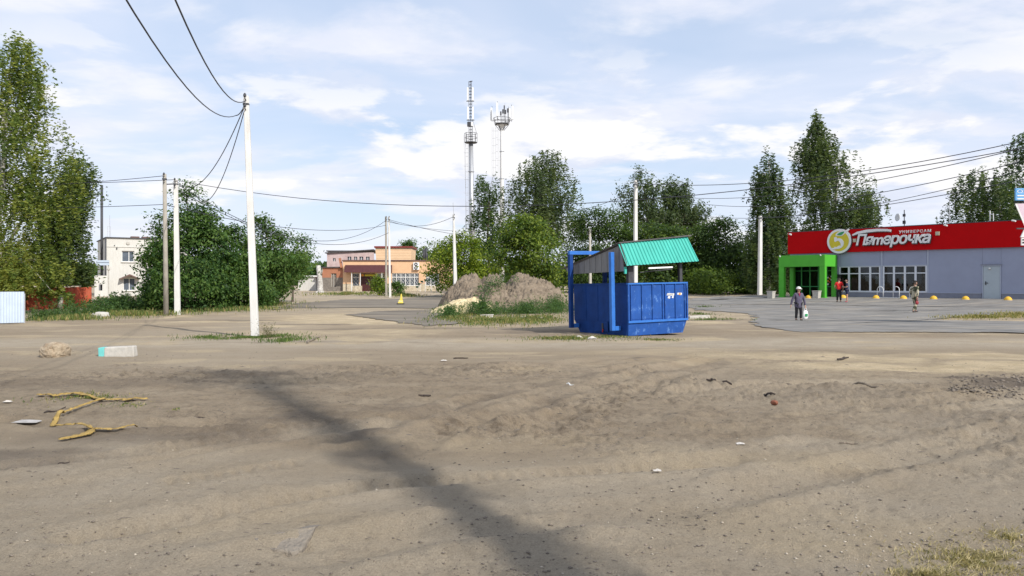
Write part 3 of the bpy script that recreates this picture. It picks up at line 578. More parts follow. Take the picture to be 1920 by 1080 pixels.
T('broadleaf_tree','tall pointed broadleaf tree behind the pair of poles','tree',[(342,340,360),(370,322,382),(410,302,402),(450,290,425),(500,275,440),(550,280,440),(588,300,430)],47.5,30000,.19,THICK,104,'round',TG,'bark',350,rag=.34,trunk_r=.13)
T('broadleaf_tree','lower broadleaf tree in front of the white house, left of the poles','tree',[(404,294,310),(430,278,322),(480,270,334),(530,270,338),(572,278,338)],49,12000,.19,THICK,105,'round',TG,'bark',298,rag=.36,trunk_r=.1)
T('broadleaf_tree','rounded broadleaf tree directly left of the nearest white pole','tree',[(428,420,448),(448,402,468),(485,390,488),(540,388,492),(582,395,485)],50,18000,.19,THICK,106,'round',TG,'bark',438,rag=.3,trunk_r=.11)
T('broadleaf_tree','broadleaf tree directly right of the nearest white pole','tree',[(408,474,490),(428,466,520),(455,460,550),(485,460,574),(525,468,566),(560,468,520),(578,478,515)],56,19000,.21,THICK[1:]+[(.10,.15,.04)],107,'round',TG,'bark',505,rag=.34,trunk_r=.12)
T('broadleaf_tree','thin sparse tree at the right end of the left thicket','tree',[(436,548,566),(465,535,586),(500,535,582),(530,542,566)],64,3200,.22,THICK[1:],108,'round',TG,'bark',548,rag=.4,nlimb=10,trunk_r=.09)
T('shrub','low shrub under the thicket right of the nearest white pole','shrub',[(535,470,500),(550,468,512),(575,470,512)],52,4500,.16,THICK[1:],109,'bush',None,'bark',490,nlimb=5,trunk_r=.04)
T('maple_tree','yellow green maple right of the peach building','tree',[(440,856,880),(458,832,908),(490,813,932),(520,813,930),(548,826,922)],78,15000,.26,MAPLE_Y,111,'round',None,'bark',868,rag=.26,trunk_r=.14)
T('maple_tree','round bright green maple rising behind the soil heap','tree',[(410,962,1006),(428,938,1034),(460,924,1056),(500,924,1060),(530,938,1054),(556,965,1045)],64,20000,.24,MAPLE,112,'round',None,'bark',992,rag=.24,trunk_r=.15)
T('birch_tree','weeping birch above the round maple, right of the masts','tree',[(283,1018,1042),(298,985,1066),(320,957,1078),(350,946,1084),(380,944,1082),(420,950,1066),(455,958,1050)],90,30000,.28,BIRCH_D+[(.095,.125,.04)],113,'birch',None,'birch_bark',1012,nlimb=18,strand=3.2,trunk_r=.26)
T('willow_tree','dark willow behind the two cell masts','tree',[(328,900,930),(350,888,944),(400,884,952),(440,866,952),(480,872,950)],104,12000,.32,DARK,114,'birch',None,'bark',918,nlimb=8,strand=2.5)
T('broadleaf_tree','distant green tree behind the peach building near the stove pipes','tree',[(452,808,842),(466,775,856),(490,764,858),(525,768,856)],132,7000,.36,MAPLE[1:]+THICK,115,'round',None,'bark',815)
T('broadleaf_tree','small distant dark tree rising directly right of the upper peach block','tree',[(450,762,772),(462,758,785),(490,756,790),(530,760,790)],136,3000,.36,THICK,116,'round',None,'bark',773)
HG = 'trees of the dark belt behind the booth'
T('maple_tree','dark maple left of the tall pole, behind the blue booth','tree',[(393,1088,1156),(408,1064,1180),(450,1056,1192),(500,1058,1192),(548,1062,1190)],98,30000,.31,DARK+MAPLE[:2],117,'round',HG,'bark',1120,rag=.2)
T('maple_tree','maple with yellow green top right of the tall pole','tree',[(424,1202,1240),(440,1184,1296),(480,1180,1312),(520,1182,1312),(549,1185,1310)],95,26000,.31,MAPLE[:3]+DARK,118,'round',HG,'bark',1245,rag=.24)
T('maple_tree','broad dark maple right of the blue booth roof','tree',[(414,1330,1372),(425,1308,1392),(455,1290,1404),(500,1284,1420),(549,1288,1430)],94,32000,.31,MAPLE[:2]+DARK,119,'round',HG,'bark',1350,rag=.2)
T('shrub','low dense shrub at the edge of the lot right of the blue booth','shrub',[(505,1290,1350),(520,1280,1392),(547,1280,1400)],88,8000,.26,MAPLE[:3],120,'bush',None,'bark',1340,nlimb=5,trunk_r=.05)
T('poplar_tree','poplar with upright tips behind the tall pole','tree',[(326,1196,1208),(350,1172,1236),(380,1165,1262),(420,1168,1268),(455,1175,1262)],116,13000,.36,POP,121,'poplar',None,'bark',1212,rag=.4,nlimb=14)
T('poplar_tree','slimmer poplar right of the tall pole','tree',[(343,1254,1268),(370,1242,1296),(400,1240,1318),(435,1248,1326),(455,1250,1322)],118,12000,.36,POP,122,'poplar',None,'bark',1280,rag=.4,nlimb=12)
T('birch_tree','narrow dark birch left of the supermarket roof','tree',[(274,1434,1444),(310,1418,1464),(350,1411,1480),(400,1404,1488),(450,1392,1492),(500,1398,1484),(545,1404,1470)],78,32000,.26,BIRCH_D+DARK[:2],123,'birch',None,'birch_bark',1440,nlimb=14,strand=1.9,rag=.36)
T('birch_tree','tallest birch on the right, directly behind the red fascia','tree',[(210,1525,1532),(238,1512,1547),(262,1494,1562),(300,1486,1604),(330,1488,1640),(360,1490,1657),(400,1492,1652),(440,1490,1642),(490,1490,1632)],84,52000,.27,BIRCH_D,124,'birch',None,'birch_bark',1560,nlimb=22,strand=2.6,rag=.38)
T('birch_tree','spreading birch behind the right end of the supermarket','tree',[(312,1832,1858),(326,1802,1880),(360,1796,1925),(400,1786,1965),(440,1792,1980)],80,25000,.27,BIRCH_D+DARK[:1],125,'birch',None,'birch_bark',1880,nlimb=12,strand=2.1,rag=.36)
T('birch_tree','dark tall tree cut by the right edge of the photo','tree',[(243,1904,1922),(270,1882,1965),(310,1872,1990),(360,1870,2005),(430,1875,2005)],84,15000,.27,DARK+BIRCH_D[:2],126,'birch',None,'bark',1950,nlimb=8,strand=1.8)
T('shrub','dark undergrowth left of the green shop entrance','shrub',[(440,1395,1480),(480,1390,1500),(546,1395,1500)],86,12000,.28,DARK,127,'bush',None,'bark',1450,nlimb=6,trunk_r=.06)
T('shrub','yellowish shrub left of the paired far poles','shrub',[(516,700,712),(530,697,722),(557,694,726)],84,2600,.2,MAPLE_Y+MAPLE[1:],128,'bush',None,'bark',711,nlimb=5,trunk_r=.04)
T('shrub','dark green shrub right of the paired far poles','shrub',[(530,736,750),(545,732,758),(560,732,762)],84,2400,.2,THICK[1:]+MAPLE[1:2],129,'bush',None,'bark',746,nlimb=5,trunk_r=.04)
# the far wood that closes the horizon reads as one mass
def far_wood():
    r = np.random.default_rng(77); n = 60000; x = r.uniform(-380, 420, n); y = 330+r.normal(size=n)*14+.05*np.abs(x); h = 4.5+7.5*fbm(x*.04, x*0+2., 4, 8); z = .5+h*np.power(r.random(n), .9)
    V, Fq = quads(np.column_stack([x, y, z]), r.normal(size=(n, 3))+np.array([0, -.5, .5]), r.uniform(1.4, 3.0, n), .8, 4)
    tag(link_mesh('far_wood', np_mesh('far_wood', V, Fq, {'tint': ('POINT', tints(n, DARK+THICK[:2], 6))}), M['leaf']), 'far belt of trees along the horizon', 'wood', kind='stuff')
far_wood()
# unseen tree added behind the camera; lean and shoots shaped for the long shadow
def shadow_tree():
    r = np.random.default_rng(55); k = 1/math.tan(SUN_EL); sh = Vector((-sun_dir.x, -sun_dir.y, 0)).normalized()*k
    p0 = Vector((.40, 4.4, 0)); p1 = Vector((-5.0, 14.6, 0)); d = p1-p0
    base = p0-d*.62; base.z = 0; H = 15.5; lean = (p1-base)/H-sh; root = thing('poplar_tree', 'unseen leaning poplar added behind the camera to cast a shadow over the dirt', 'tree', base)
    mb = MB(); pts = [lean*h+Vector((.05*math.sin(h*.9), .05*math.cos(h*.7), h)) for h in np.linspace(-.2, H*.97, 14)]
    mb.tube(pts, [.22*(1-.5*i/13) for i in range(14)], 10); mb.build('trunk', M['bark'], root, True)
    c = []
    for i in range(430):
        h = r.uniform(2.5, H*.93); a = r.random()*6.283; q = .12+.30*r.random(); c.append(lean*h+Vector((q*math.cos(a), q*math.sin(a), h)))
    for i in range(260):
        h = r.normal()*.55+H*.955; c.append(lean*h+Vector((r.normal()*.75-.1, r.normal()*.45, h)))
    c = np.repeat(np.array(c), 9, axis=0); c = c+r.normal(size=c.shape)*.09; n = len(c)
    V, Fq = quads(c, r.normal(size=(n, 3)), .10*r.uniform(.6, 1.3, n), .6, 3); link_mesh('crown', np_mesh('crown', V, Fq, {'tint': ('POINT', tints(n, POP, 3))}), M['leaf'], root)
shadow_tree()
# ------------------------------------------------------------------ supermarket
M['red'] = mat('red_fascia', (.46, .002, .004), .6, .05, 1.5, bump=.0006, bscale=30, spec=.08)
M['green'] = mat('green_paint', (.075, .40, .030), .45, .06, 2, dirt=.12, dirtcol=(.05, .22, .03))
M['dgreen'] = mat('green_frame', (.03, .24, .05), .45, .08, 3)
M['panel'] = mat('grey_blue_panel', (.285, .315, .42), .6, .05, .8, bump=.001, bscale=8, dirt=.12, dirtcol=(.21, .235, .31), spec=.2)
M['panel_line'] = mat('panel_seam_strip', (.36, .40, .49), .5, .04)
M['plinth'] = mat('plinth', (.20, .215, .27), .7, .10, 2, dirt=.4, dirtcol=(.22, .19, .16))
M['frame'] = mat('white_window_frame', (.60, .63, .69), .45, .04)
M['door_grey'] = mat('pale_grey_door', (.37, .43, .475), .5, .05, 2, dirt=.1, dirtcol=(.3, .33, .36))
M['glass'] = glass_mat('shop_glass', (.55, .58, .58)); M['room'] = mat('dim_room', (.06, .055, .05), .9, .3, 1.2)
M['shelf'] = mat('shop_shelf', (.16, .12, .08), .8, .5, 2.5); M['floor_room'] = mat('tile_floor', (.16, .15, .14), .6, .1)
M['white'] = mat('white_letter', (.74, .74, .74), .4, .03); M['letter_side'] = mat('grey_letter_edge', (.10, .095, .10), .6, .05)
M['yellow'] = mat('yellow_apple', (.60, .50, .030), .45, .06, 3); M['leafgreen'] = mat('logo_leaf', (.03, .28, .10), .45, .05)
M['cream'] = mat('cream_floodlight', (.52, .46, .30), .5, .1); M['black'] = mat('black_print', (.02, .02, .022), .5, .1)
M['dome'] = mat('yellow_paint_dome', (.72, .42, .03), .6, .10, 5, dirt=.5, dirtcol=(.42, .26, .08))
M['paper'] = mat('paper', (.70, .70, .68), .7, .06); M['orange_p'] = mat('orange_print', (.75, .32, .03), .6, .1); M['red_p'] = mat('red_print', (.5, .03, .03), .6, .1)
S_RZ = math.atan2(SD[1], SD[0]); S_Z = .66
shop = thing('supermarket', 'grey blue supermarket with long red fascia, apple emblem and green entrance', 'supermarket', (SA[0], SA[1], S_Z), S_RZ)
def t_of(px):
    k = (px-960)/F_PX; return (SA[1]*k-SA[0])/(SD[0]-SD[1]*k)
def z_of(px, py):
    D = SA[1]+SD[1]*t_of(px); return CAMZ+(HOR-py)/F_PX*D-S_Z
TEND = 24.0; ZT = 5.14; ZR = 3.42; WT, WB = 2.32, .47
# window openings
w1 = [t_of(p) for p in (1575, 1592, 1612, 1632, 1650)]; w2 = [t_of(p) for p in (1657, 1676.5, 1697, 1717, 1737)]
d0, d1 = t_of(1842), t_of(1877)
c0, c1 = -.2+.0, t_of(1573)-.05        # entrance bay behind the porch
cuts = [(0.25, c1-.15, -.02, 2.45), (w1[0]+.02, w1[-1], WB, WT), (w2[0], w2[-1], WB, WT), (d0, d1, -.05, 2.28)]
edges = [0.0]; 
for a, b, *_ in cuts: edges += [a, b]
edges += [t_of(1905)+1.2, TEND]
def panel(x0, x1, z0, z1, name='wall_panel', m='panel', y0=0.0, y1=.18): return box(x0+.004, x1-.004, y0, y1, z0, z1).build(name, M[m], shop, bevel=.004)
for i in range(len(edges)-1):
    a, b = edges[i], edges[i+1]; cut = next((c for c in cuts if abs(c[0]-a) < 1e-6), None)
    if cut:
        panel(a, b, cut[3], ZR+.1)
        if cut[2] > .1: panel(a, b, .40, cut[2])
    else: panel(a, b, .40, ZR+.1)
for tx in (t_of(1653.5), t_of(1740)): box(tx-.05, tx+.05, -.03, .01, .42, ZR).build('seam_strip', M['panel_line'], shop)
for a, b in ((c1+.05, d0-.03), (d1+.03, TEND)): box(a, b, -.05, .2, -.3, .385).build('plinth', M['plinth'], shop); box(a, b, -.075, 0, .385, .425).build('drip_ledge', M['panel_line'], shop)
box(w1[0]-.1, t_of(1740), -.06, .0, WT+.01, WT+.07).build('window_ledge', M['panel_line'], shop)
box(w1[0], t_of(1738), -.10, .0, WB-.06, WB-.005).build('window_sill', M['frame'], shop)
# side and back walls, roof, inside
for nm, a in (('side_wall', (0, .18, .185, 16, -.3, ZT-.3)), ('side_wall', (TEND-.18, TEND, .185, 16, -.3, ZT-.3)), ('back_wall', (.185, TEND-.185, 15.8, 16, -.3, ZT-.3))): box(*a).build(nm, M['panel'], shop)
box(.19, TEND-.19, .30, 15.7, 4.5, 4.7).build('roof', M['dark_steel'], shop)
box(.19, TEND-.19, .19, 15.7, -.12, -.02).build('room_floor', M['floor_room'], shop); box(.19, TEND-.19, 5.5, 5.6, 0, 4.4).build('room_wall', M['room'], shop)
for x in np.arange(w1[0]+.3, w2[-1]+1, 1.45): box(x, x+1.2, 2.0, 2.5, 0, 1.55+.2*math.sin(x*7)).build('shop_shelf', M['shelf'], shop, bevel=.02)
# fascia
box(-.12, TEND, -.16, -.002, ZR, ZT).build('fascia', M['red'], shop, bevel=.01); box(-.14, TEND, -.18, .12, ZT, ZT+.05).build('fascia_capping', M['dark_steel'], shop); box(-.02, TEND, .0, .3, ZR+.1, ZT-.03).build('parapet', M['panel'], shop)
def window(xs, zt=1.80):
    f = MB(); x0, x1 = xs[0], xs[-1]
    w = thing('window', None, None); w.parent = shop
    for z in (WB, zt, WT): box(x0, x1, -.035, .05, z-(.045 if z == WT else .0 if z == WB else .035), z+(.05 if z == WB else 0 if z == WT else .035)).build('frame_rail', M['frame'], w)
    for i, x in enumerate(xs):
        h = .07 if 0 < i < len(xs)-1 else .05; box(x-h, x+h, -.045, .06, WB+.003, WT-.003).build('mullion', M['frame'], w)
    for i in range(len(xs)-1):
        for za, zb in ((WB+.05, zt-.035), (zt+.035, WT-.045)): box(xs[i]+.07, xs[i+1]-.07, .0, .012, za, zb).build('pane', M['glass'], w)
    return w
window(w1); window(w2)
for x, z, s, m in ((w1[2]+.55, 1.45, .32, 'paper'), (w1[3]+.45, 1.5, .22, 'paper'), (w1[3]+.45, 1.2, .22, 'paper'), (w1[3]-.05, 1.2, .3, 'steel'), (w2[1]+.6, 1.2, .24, 'leafgreen'), (w2[1]+.6, 1.48, .18, 'orange_p')): box(x-s/2, x+s/2, .075, .085, z-s*.7, z+s*.55).build('poster', M[m], shop)
# service door
dr = box(d0+.06, d1-.06, -.03, .05, -.02, 2.20).build('door', M['door_grey'], shop, bevel=.01)
MB().box(d0, d0+.055, -.055, .1, -.02, 2.28).box(d1-.055, d1, -.055, .1, -.02, 2.28).box(d0+.055, d1-.055, -.055, .1, 2.205, 2.28).build('door_frame', M['panel_line'], dr)
MB().box(d0+.18, d0+.24, -.05, -.03, .95, 1.2).box(d0+.18, d0+.36, -.085, -.05, 1.07, 1.11).build('handle', M['dark_steel'], dr)
box(d0-.1, d1+.1, -.14, -.06, 2.3, 2.335).build('door_hood', M['plinth'], dr); MB().lathe([(.06, 0), (.085, .05), (.06, .11)], 10, (d0+.45, -.07, 2.0)).build('lamp', M['paper'], dr, True)
# porch
pw = c1-.0; PX0 = pw-3.72; PY = -2.16; PZ0, PZ1 = 2.34, 3.22; PB = -.02
pr = thing('porch', None, None); pr.parent = shop
box(PX0, pw, PY, PY+.12, PZ0, PZ1).build('fascia', M['green'], pr, bevel=.008); box(pw-.12, pw, PY+.123, -.17, PZ0, PZ1-.002).build('side_fascia', M['green'], pr); box(PX0, PX0+.12, PY+.123, -.17, PZ0, PZ1-.002).build('side_fascia', M['green'], pr)
box(PX0+.12, pw-.12, PY+.12, -.17, PZ0+.10, PZ0+.2).build('ceiling', M['dgreen'], pr); box(PX0+.12, pw-.12, PY+.12, -.17, PZ1-.1, PZ1-.04).build('roof', M['plinth'], pr)
for x, y in ((PX0+.003, PY+.003), (pw-.423, PY+.003), (PX0+.003, -.47), (pw-.323, -.47)):
    wd = .42 if y < -1 else .32
    MB().box(x, x+wd, y, y+.30, PB-.25, PZ0-.003).build('column', M['green'], pr, bevel=.006); MB().box(x-.09, x+wd+.09, y-.09, y+.39, PB-.25, PB+.05).build('column_foot', M['green'], pr, bevel=.02)
box(PX0-.1, pw+.1, PY-.2, .15, PB-.4, PB-.02).build('porch_step', M['concrete'], pr)
# entrance glazing under the porch
ent = thing('entrance_glazing', None, None); ent.parent = shop
ex = np.linspace(.27, c1-.17, 6)
for x in ex: box(x-.045, x+.045, -.02, .08, -.02, 2.44).build('mullion', M['dgreen'], ent)
for z in (.02, .82, 2.05, 2.42): box(.3, c1-.2, -.015, .07, z-.035, z+.035).build('rail', M['dgreen'], ent)
for i in range(5): box(ex[i]+.05, ex[i+1]-.05, .01, .022, .05, 2.36).build('pane', M['glass'], ent)
box(.3, c1-.2, -.09, -.05, .80, .84).build('push_bar', M['leafgreen'], ent)
for k in range(15):
    x = ex[4]+.05+.14*(k % 3)+.33*(k//9); z = .95+.17*((k*5) % 9)/2; m = ['paper', 'orange_p', 'black', 'paper', 'red_p'][k % 5]
    MB().box(x-.05, x+.08, -.035, -.024, z, z+.11).build('sticker', M[m], ent)
box(c1-.1, c1+.24, -.08, -.055, .5, 1.75).build('notice_board', M['black'], shop)
for k in range(5): box(c1-.06, c1+.20, -.09, -.082, .58+k*.23, .74+k*.23).build('notice', M[['paper', 'red_p', 'paper', 'paper', 'black'][k]], shop)
# sign: apple emblem
ec, ez = t_of(1577), z_of(1577, 452.5); R0 = .93
def disc(r, cx, cz, n=40, sx=1.0): return [(cx+r*sx*math.cos(2*math.pi*k/n), cz+r*math.sin(2*math.pi*k/n)) for k in range(n)]
em = thing('apple_emblem', None, None); em.parent = shop
MB().prism(disc(R0, ec, ez), -.34, -.162).build('rim', M['white'], em); MB().prism(disc(R0*.82, ec, ez), -.352, -.341).build('apple', M['yellow'], em); MB().prism(disc(R0+.03, ec, ez-.02), -.30, -.161).build('backing', M['letter_side'], em)
def spline(pts, n=8):
    o = []; m = len(pts)
    for i in range(m):
        p0, p1, p2, p3 = [np.array(pts[(i+k-1) % m], float) for k in range(4)]
        for t in np.linspace(0, 1, n, endpoint=False): o.append(tuple(.5*((2*p1)+(-p0+p2)*t+(2*p0-5*p1+4*p2-p3)*t*t+(-p0+3*p1-3*p2+p3)*t**3)))
    return o
def stroke(pts, wd):      # variable-width ribbon in the sign plane
    pts = [np.array(p, float) for p in pts]; a = []; b = []
    for i, p in enumerate(pts):
        d = pts[min(i+1, len(pts)-1)]-pts[max(i-1, 0)]; d /= np.linalg.norm(d); nn = np.array([-d[1], d[0]])*wd[i]/2; a.append(tuple(p+nn)); b.append(tuple(p-nn))
    return a+b[::-1]
def ribbon(mb, pts, wd, y0, y1):
    P = stroke(pts, wd); n = len(pts)
    for i in range(n-1):
        q = [P[i], P[i+1], P[2*n-2-i], P[2*n-1-i]]; mb.prism(q, y0, y1)
    return mb
L_ = lambda u, v: (ec+u*R0, ez+v*R0)
arc = [L_(-.10+.38*math.cos(a), -.22+.36*math.sin(a)) for a in np.linspace(2.0, -2.35, 18)]
five = ribbon(MB(), [L_(-.30, .34), L_(-.27, .20), L_(-.27, .05), L_(-.24, -.02)], [.20, .22, .22, .16], -.368, -.353); ribbon(five, arc, [.10+.16*math.sin(math.pi*min(1, i/12)) for i in range(18)], -.372, -.353)
ribbon(five, [L_(-.62, -.56), L_(-.40, -.60), L_(-.15, -.55), L_(.10, -.44)], [.04, .13, .16, .2], -.366, -.353); ribbon(five, [L_(-.32, .10), L_(-.10, .12), L_(.06, .10)], [.2, .16, .12], -.364, -.353)
five.build('numeral_five', M['white'], em)
MB().prism(spline([L_(-.28, .50), L_(.05, .80), L_(.60, .84), L_(.50, .62), L_(.20, .42)]), -.375, -.353).build('leaf_outline', M['white'], em); MB().prism(spline([L_(-.14, .52), L_(.08, .70), L_(.44, .76), L_(.36, .60), L_(.16, .47)]), -.385, -.376).build('leaf', M['leafgreen'], em)
MB().prism([L_(.50, .80), L_(.72, .98), L_(.82, .93), L_(.62, .70)], -.34, -.2).build('stalk', M['white'], em)
# sign: lettering
def text(body, x0, x1, zb, capz, name, parent, m, y0, dep, shear=0.0, bold=.0, sub=None, rotx=0):
    cu = bpy.data.curves.new(name, 'FONT'); cu.body = body; cu.shear = shear; cu.offset = bold; cu.extrude = .5; cu.resolution_u = 3; cu.space_character = sub or 1.0
    to = bpy.data.objects.new(name, cu); COL.objects.link(to); dg = bpy.context.evaluated_depsgraph_get(); me = bpy.data.meshes.new_from_object(to.evaluated_get(dg)); bpy.data.objects.remove(to)
    co = np.empty(len(me.vertices)*3); me.vertices.foreach_get('co', co); co = co.reshape(-1, 3)
    x = (co[:, 0]-co[:, 0].min())/(np.ptp(co[:, 0])+1e-9)*(x1-x0)+x0; z = zb+co[:, 1]*capz/.73; y = y0-(co[:, 2]+.5)*dep
    me.vertices.foreach_set('co', np.column_stack([x, y, z]).ravel()); me.update()
    me.materials.clear(); return link_mesh(name, me, m, parent)
sg = thing('shop_lettering', None, None); sg.parent = shop
tx0, tx1 = t_of(1607.5), t_of(1748.5); zb = z_of(1610, 460.5)+.0
text('Пяmерочка', tx0+.05, tx1, zb+.03, .78, 'letters', sg, M['white'], -.30, .06, .22, .024, .88)
text('Пяmерочка', tx0, tx1+.03, zb-.02, .80, 'letter_backing', sg, M['letter_side'], -.17, .12, .22, .038, .88)
text('УНИВЕРСАМ', t_of(1688), t_of(1747.5), z_of(1688, 438), .20, 'letters', sg, M['white'], -.17, .06, 0, .012, 1.35)
sw = [(tx0-.22, zb+.78), (tx0+.15, zb+.93), (tx0+.8, zb+1.03), (tx0+1.6, zb+1.07), (tx0+2.3, zb+1.03), (t_of(1674), zb+.98)]
ribbon(MB(), sw, [.10, .17, .21, .20, .17, .15], -.36, -.29).build('swoosh', M['white'], sg); ribbon(MB(), [(a+.0, b-.045) for a, b in sw], [.12, .20, .24, .23, .2, .17], -.285, -.17).build('swoosh_backing', M['letter_side'], sg)
for px, py in ((1605, 451), (1760, 438)): q, z = t_of(px), z_of(px, py); fl = box(q-.13, q+.13, -.26, -.165, z-.13, z+.13).build('floodlight', M['cream'], shop, bevel=.01); box(q-.07, q+.07, -.275, -.262, z-.07, z+.07).build('lens', M['concrete'], fl)
for px, py in ((1485, 438.5), (1775, 421.5), (1902, 413)):
    q, z = t_of(px), z_of(px, py); MB().bar((q, -.17, z), (q+.05, -.42, z-.03), .05).tube([(q-.04, -.36, z-.03), (q+.20, -.50, z-.09)], .055, 8).build('camera', M['paper'], shop)
for x in (PX0+.1, pw-.35): MB().tube([(x, PY-.02, PZ1-.02), (x+.14, PY-.2, PZ1-.06)], .05, 8).build('camera', M['paper'], pr)
# roof masts and dish
q, dz = t_of(1664), ZT
MB().tube([(q, 3.0, 4.6), (q, 3.0, z_of(1664, 399)+.4)], .035, 6).box(q-.09, q+.11, 2.9, 3.0, 5.55, 5.8).box(q-.08, q+.1, 2.9, 3.0, 6.1, 6.3).build('dish_mast', M['dark_steel'], shop)
MB().lathe([(.02, 0), (.17, .03), (.26, .08), (.30, .14), (.28, .15), (.02, .06)], 16).build('dish', M['paper'], shop, True)
ds = COL.objects['dish'] if 'dish' in COL.objects else None; ds.location = (q-.30, 2.8, 6.05); ds.rotation_euler = (1.5, 0, -.6)
q = t_of(1774); MB().tube([(q, .6, 4.6), (q, .6, 6.2), (q, .6, z_of(1774, 369))], [.03, .03, .012], 6).bar((q-.14, .6, z_of(1774, 370)), (q+.02, .6, z_of(1774, 370)), .03).build('antenna', M['steel'], shop)
q = t_of(1845); MB().tube([(q, 1.2, 4.6), (q, 1.2, 6.0)], .04, 6).tube([(q+.2, 1.2, 4.6), (q+.2, 1.2, 5.8)], .03, 6).bar((q, 1.2, 5.75), (q+.2, 1.2, 5.75), .06).build('antenna', M['paper'], shop)

# ------------------------------------------------------------------ in front of the shop
def spos(t, out): p = SA+SD*t+SN*out; return Vector((p[0], p[1], gz1(p[0], p[1])))
def px_out(px, out):
    k = (px-960)/F_PX; A0 = SA+SN*out; t = (A0[1]*k-A0[0])/(SD[0]-SD[1]*k); return spos(t, out)
DG = 'yellow parking domes along the shop front'
dome0 = None
for px, out, lab in ((1516, 2.75, 'yellow concrete dome in front of the green porch'), (1581, 2.0, 'yellow concrete dome behind the man in red'), (1642.5, 1.9, 'yellow concrete dome left of the bicycle rack'), (1694, 1.9, 'yellow concrete dome between bicycle rack and camouflaged man'),
                     (1750.5, 1.8, 'yellow concrete dome right of the camouflaged man'), (1810.5, 1.8, 'yellow concrete dome left of the grey service door'), (1890, 1.8, 'yellow concrete dome right of the grey service door')):
    p = px_out(px, out)
    if dome0 is None:
        o = thing('parking_dome', lab, 'bollard', p, 0, DG); prof = [(.235*math.cos(a), .235*1.12*math.sin(a)) for a in np.linspace(.12, 1.5, 9)]
        MB().lathe([(.20, -.12), (.235, -.06)]+prof, 20).build('dome', M['dome'], o, True); MB().lathe([(.245, -.1), (.25, .02), (.235, .03)], 20).build('rim', M['concrete'], o); dome0 = o
    else:
        o = dome0.copy(); COL.objects.link(o); o.location = p; o['label'] = lab; o.rotation_euler = (0, 0, px)
        for ch in dome0.children: c = ch.copy(); COL.objects.link(c); c.parent = o
def urn(px, out, lab):
    p = px_out(px, out); o = thing('litter_bin', lab, 'litter bin', p, S_RZ); MB().hexa([(-.2, -.2, -.05), (.2, -.2, -.05), (.2, .2, -.05), (-.2, .2, -.05), (-.24, -.24, .52), (.24, -.24, .52), (.24, .24, .52), (-.24, .24, .52)]).build('body', M['concrete'], o, bevel=.02)
    MB().box(-.26, .26, -.26, -.16, .522, .58).box(-.26, .26, .16, .26, .522, .58).box(-.26, -.16, -.157, .157, .522, .58).box(.16, .26, -.157, .157, .522, .58).build('rim', M['concrete'], o, bevel=.01); box(-.15, .15, -.15, .15, .50, .54).build('liner', M['black'], o)
urn(1531.5, 2.55, 'square concrete litter bin beside the right porch column'); urn(1446, 3.2, 'square concrete litter bin left of the green porch')
p = px_out(1681, .75); rk = thing('bicycle_rack', 'low white bicycle rack with three hoops under the shop windows', 'bicycle rack', p, S_RZ)
for k in range(3):
    x = -1.35+k*1.12; MB().tube([(x, 0, -.02), (x, 0, .62)]+[(x+.21-.21*math.cos(a), 0, .62+.21*math.sin(a)) for a in np.linspace(.3, math.pi-.3, 7)]+[(x+.42, 0, .62), (x+.42, 0, -.02)], .024, 7).build('hoop', M['white_plastic'], rk, True)
MB().bar((-1.4, 0, .03), (1.35, 0, .03), .05).bar((-1.4, .25, .03), (1.35, .25, .03), .04).build('base_rail', M['white_plastic'], rk)
# ------------------------------------------------------------------ blue booth made from a skip
M['blue'] = mat('shaded_blue_paint', (.011, .048, .20), .6, .16, 3, bump=.003, bscale=12, dirt=.25, dirtcol=(.010, .038, .14), spec=.15)  # side and back walls: shade of the unlit side put into this darker blue
def scuffed(name):
    m = mat(name, (.018, .080, .31), .6, .14, 3, bump=.003, bscale=12, spec=.2); nt = m.node_tree; N = nt.nodes; L = nt.links; b = N['Principled BSDF']
    old = b.inputs['Base Color'].links[0].from_socket; tc = N.new('ShaderNodeTexCoord'); mp = N.new('ShaderNodeMapping'); L.new(tc.outputs['Object'], mp.inputs[0]); mp.inputs['Scale'].default_value = (2.1, 1, 1.3)
    n = N.new('ShaderNodeTexNoise'); L.new(mp.outputs[0], n.inputs['Vector']); n.inputs['Scale'].default_value = 2.3; n.inputs['Detail'].default_value = 9; n.inputs['Roughness'].default_value = .74
    r = N.new('ShaderNodeMapRange'); L.new(n.outputs[0], r.inputs[0]); r.inputs[1].default_value = .56; r.inputs[2].default_value = .63; r.inputs[4].default_value = .7
    mx = N.new('ShaderNodeMix'); mx.data_type = 'RGBA'; L.new(r.outputs[0], mx.inputs[0]); L.new(old, mx.inputs[6]); mx.inputs[7].default_value = (.13, .27, .58, 1); 
    n3 = N.new('ShaderNodeTexNoise'); L.new(tc.outputs['Object'], n3.inputs['Vector']); n3.inputs['Scale'].default_value = 3.7; n3.inputs['Detail'].default_value = 10; n3.inputs['Roughness'].default_value = .8
    r3 = N.new('ShaderNodeMapRange'); L.new(n3.outputs[0], r3.inputs[0]); r3.inputs[1].default_value = .60; r3.inputs[2].default_value = .66; r3.inputs[4].default_value = .65
    m3 = N.new('ShaderNodeMix'); m3.data_type = 'RGBA'; L.new(r3.outputs[0], m3.inputs[0]); L.new(mx.outputs[2], m3.inputs[6]); m3.inputs[7].default_value = (.07, .055, .07, 1); L.new(m3.outputs[2], b.inputs['Base Color']); return m
M['blue_scuffed'] = scuffed('scuffed_blue_paint')
M['blue_light'] = mat('sun_bleached_blue', (.030, .155, .52), .45, .12, 4, dirt=.2, dirtcol=(.02, .07, .25))
M['turq'] = mat('turquoise_sheet', (.045, .40, .335), .6, .10, 2.5, sc3=(1, 1, .3), dirt=.15, dirtcol=(.05, .30, .26))
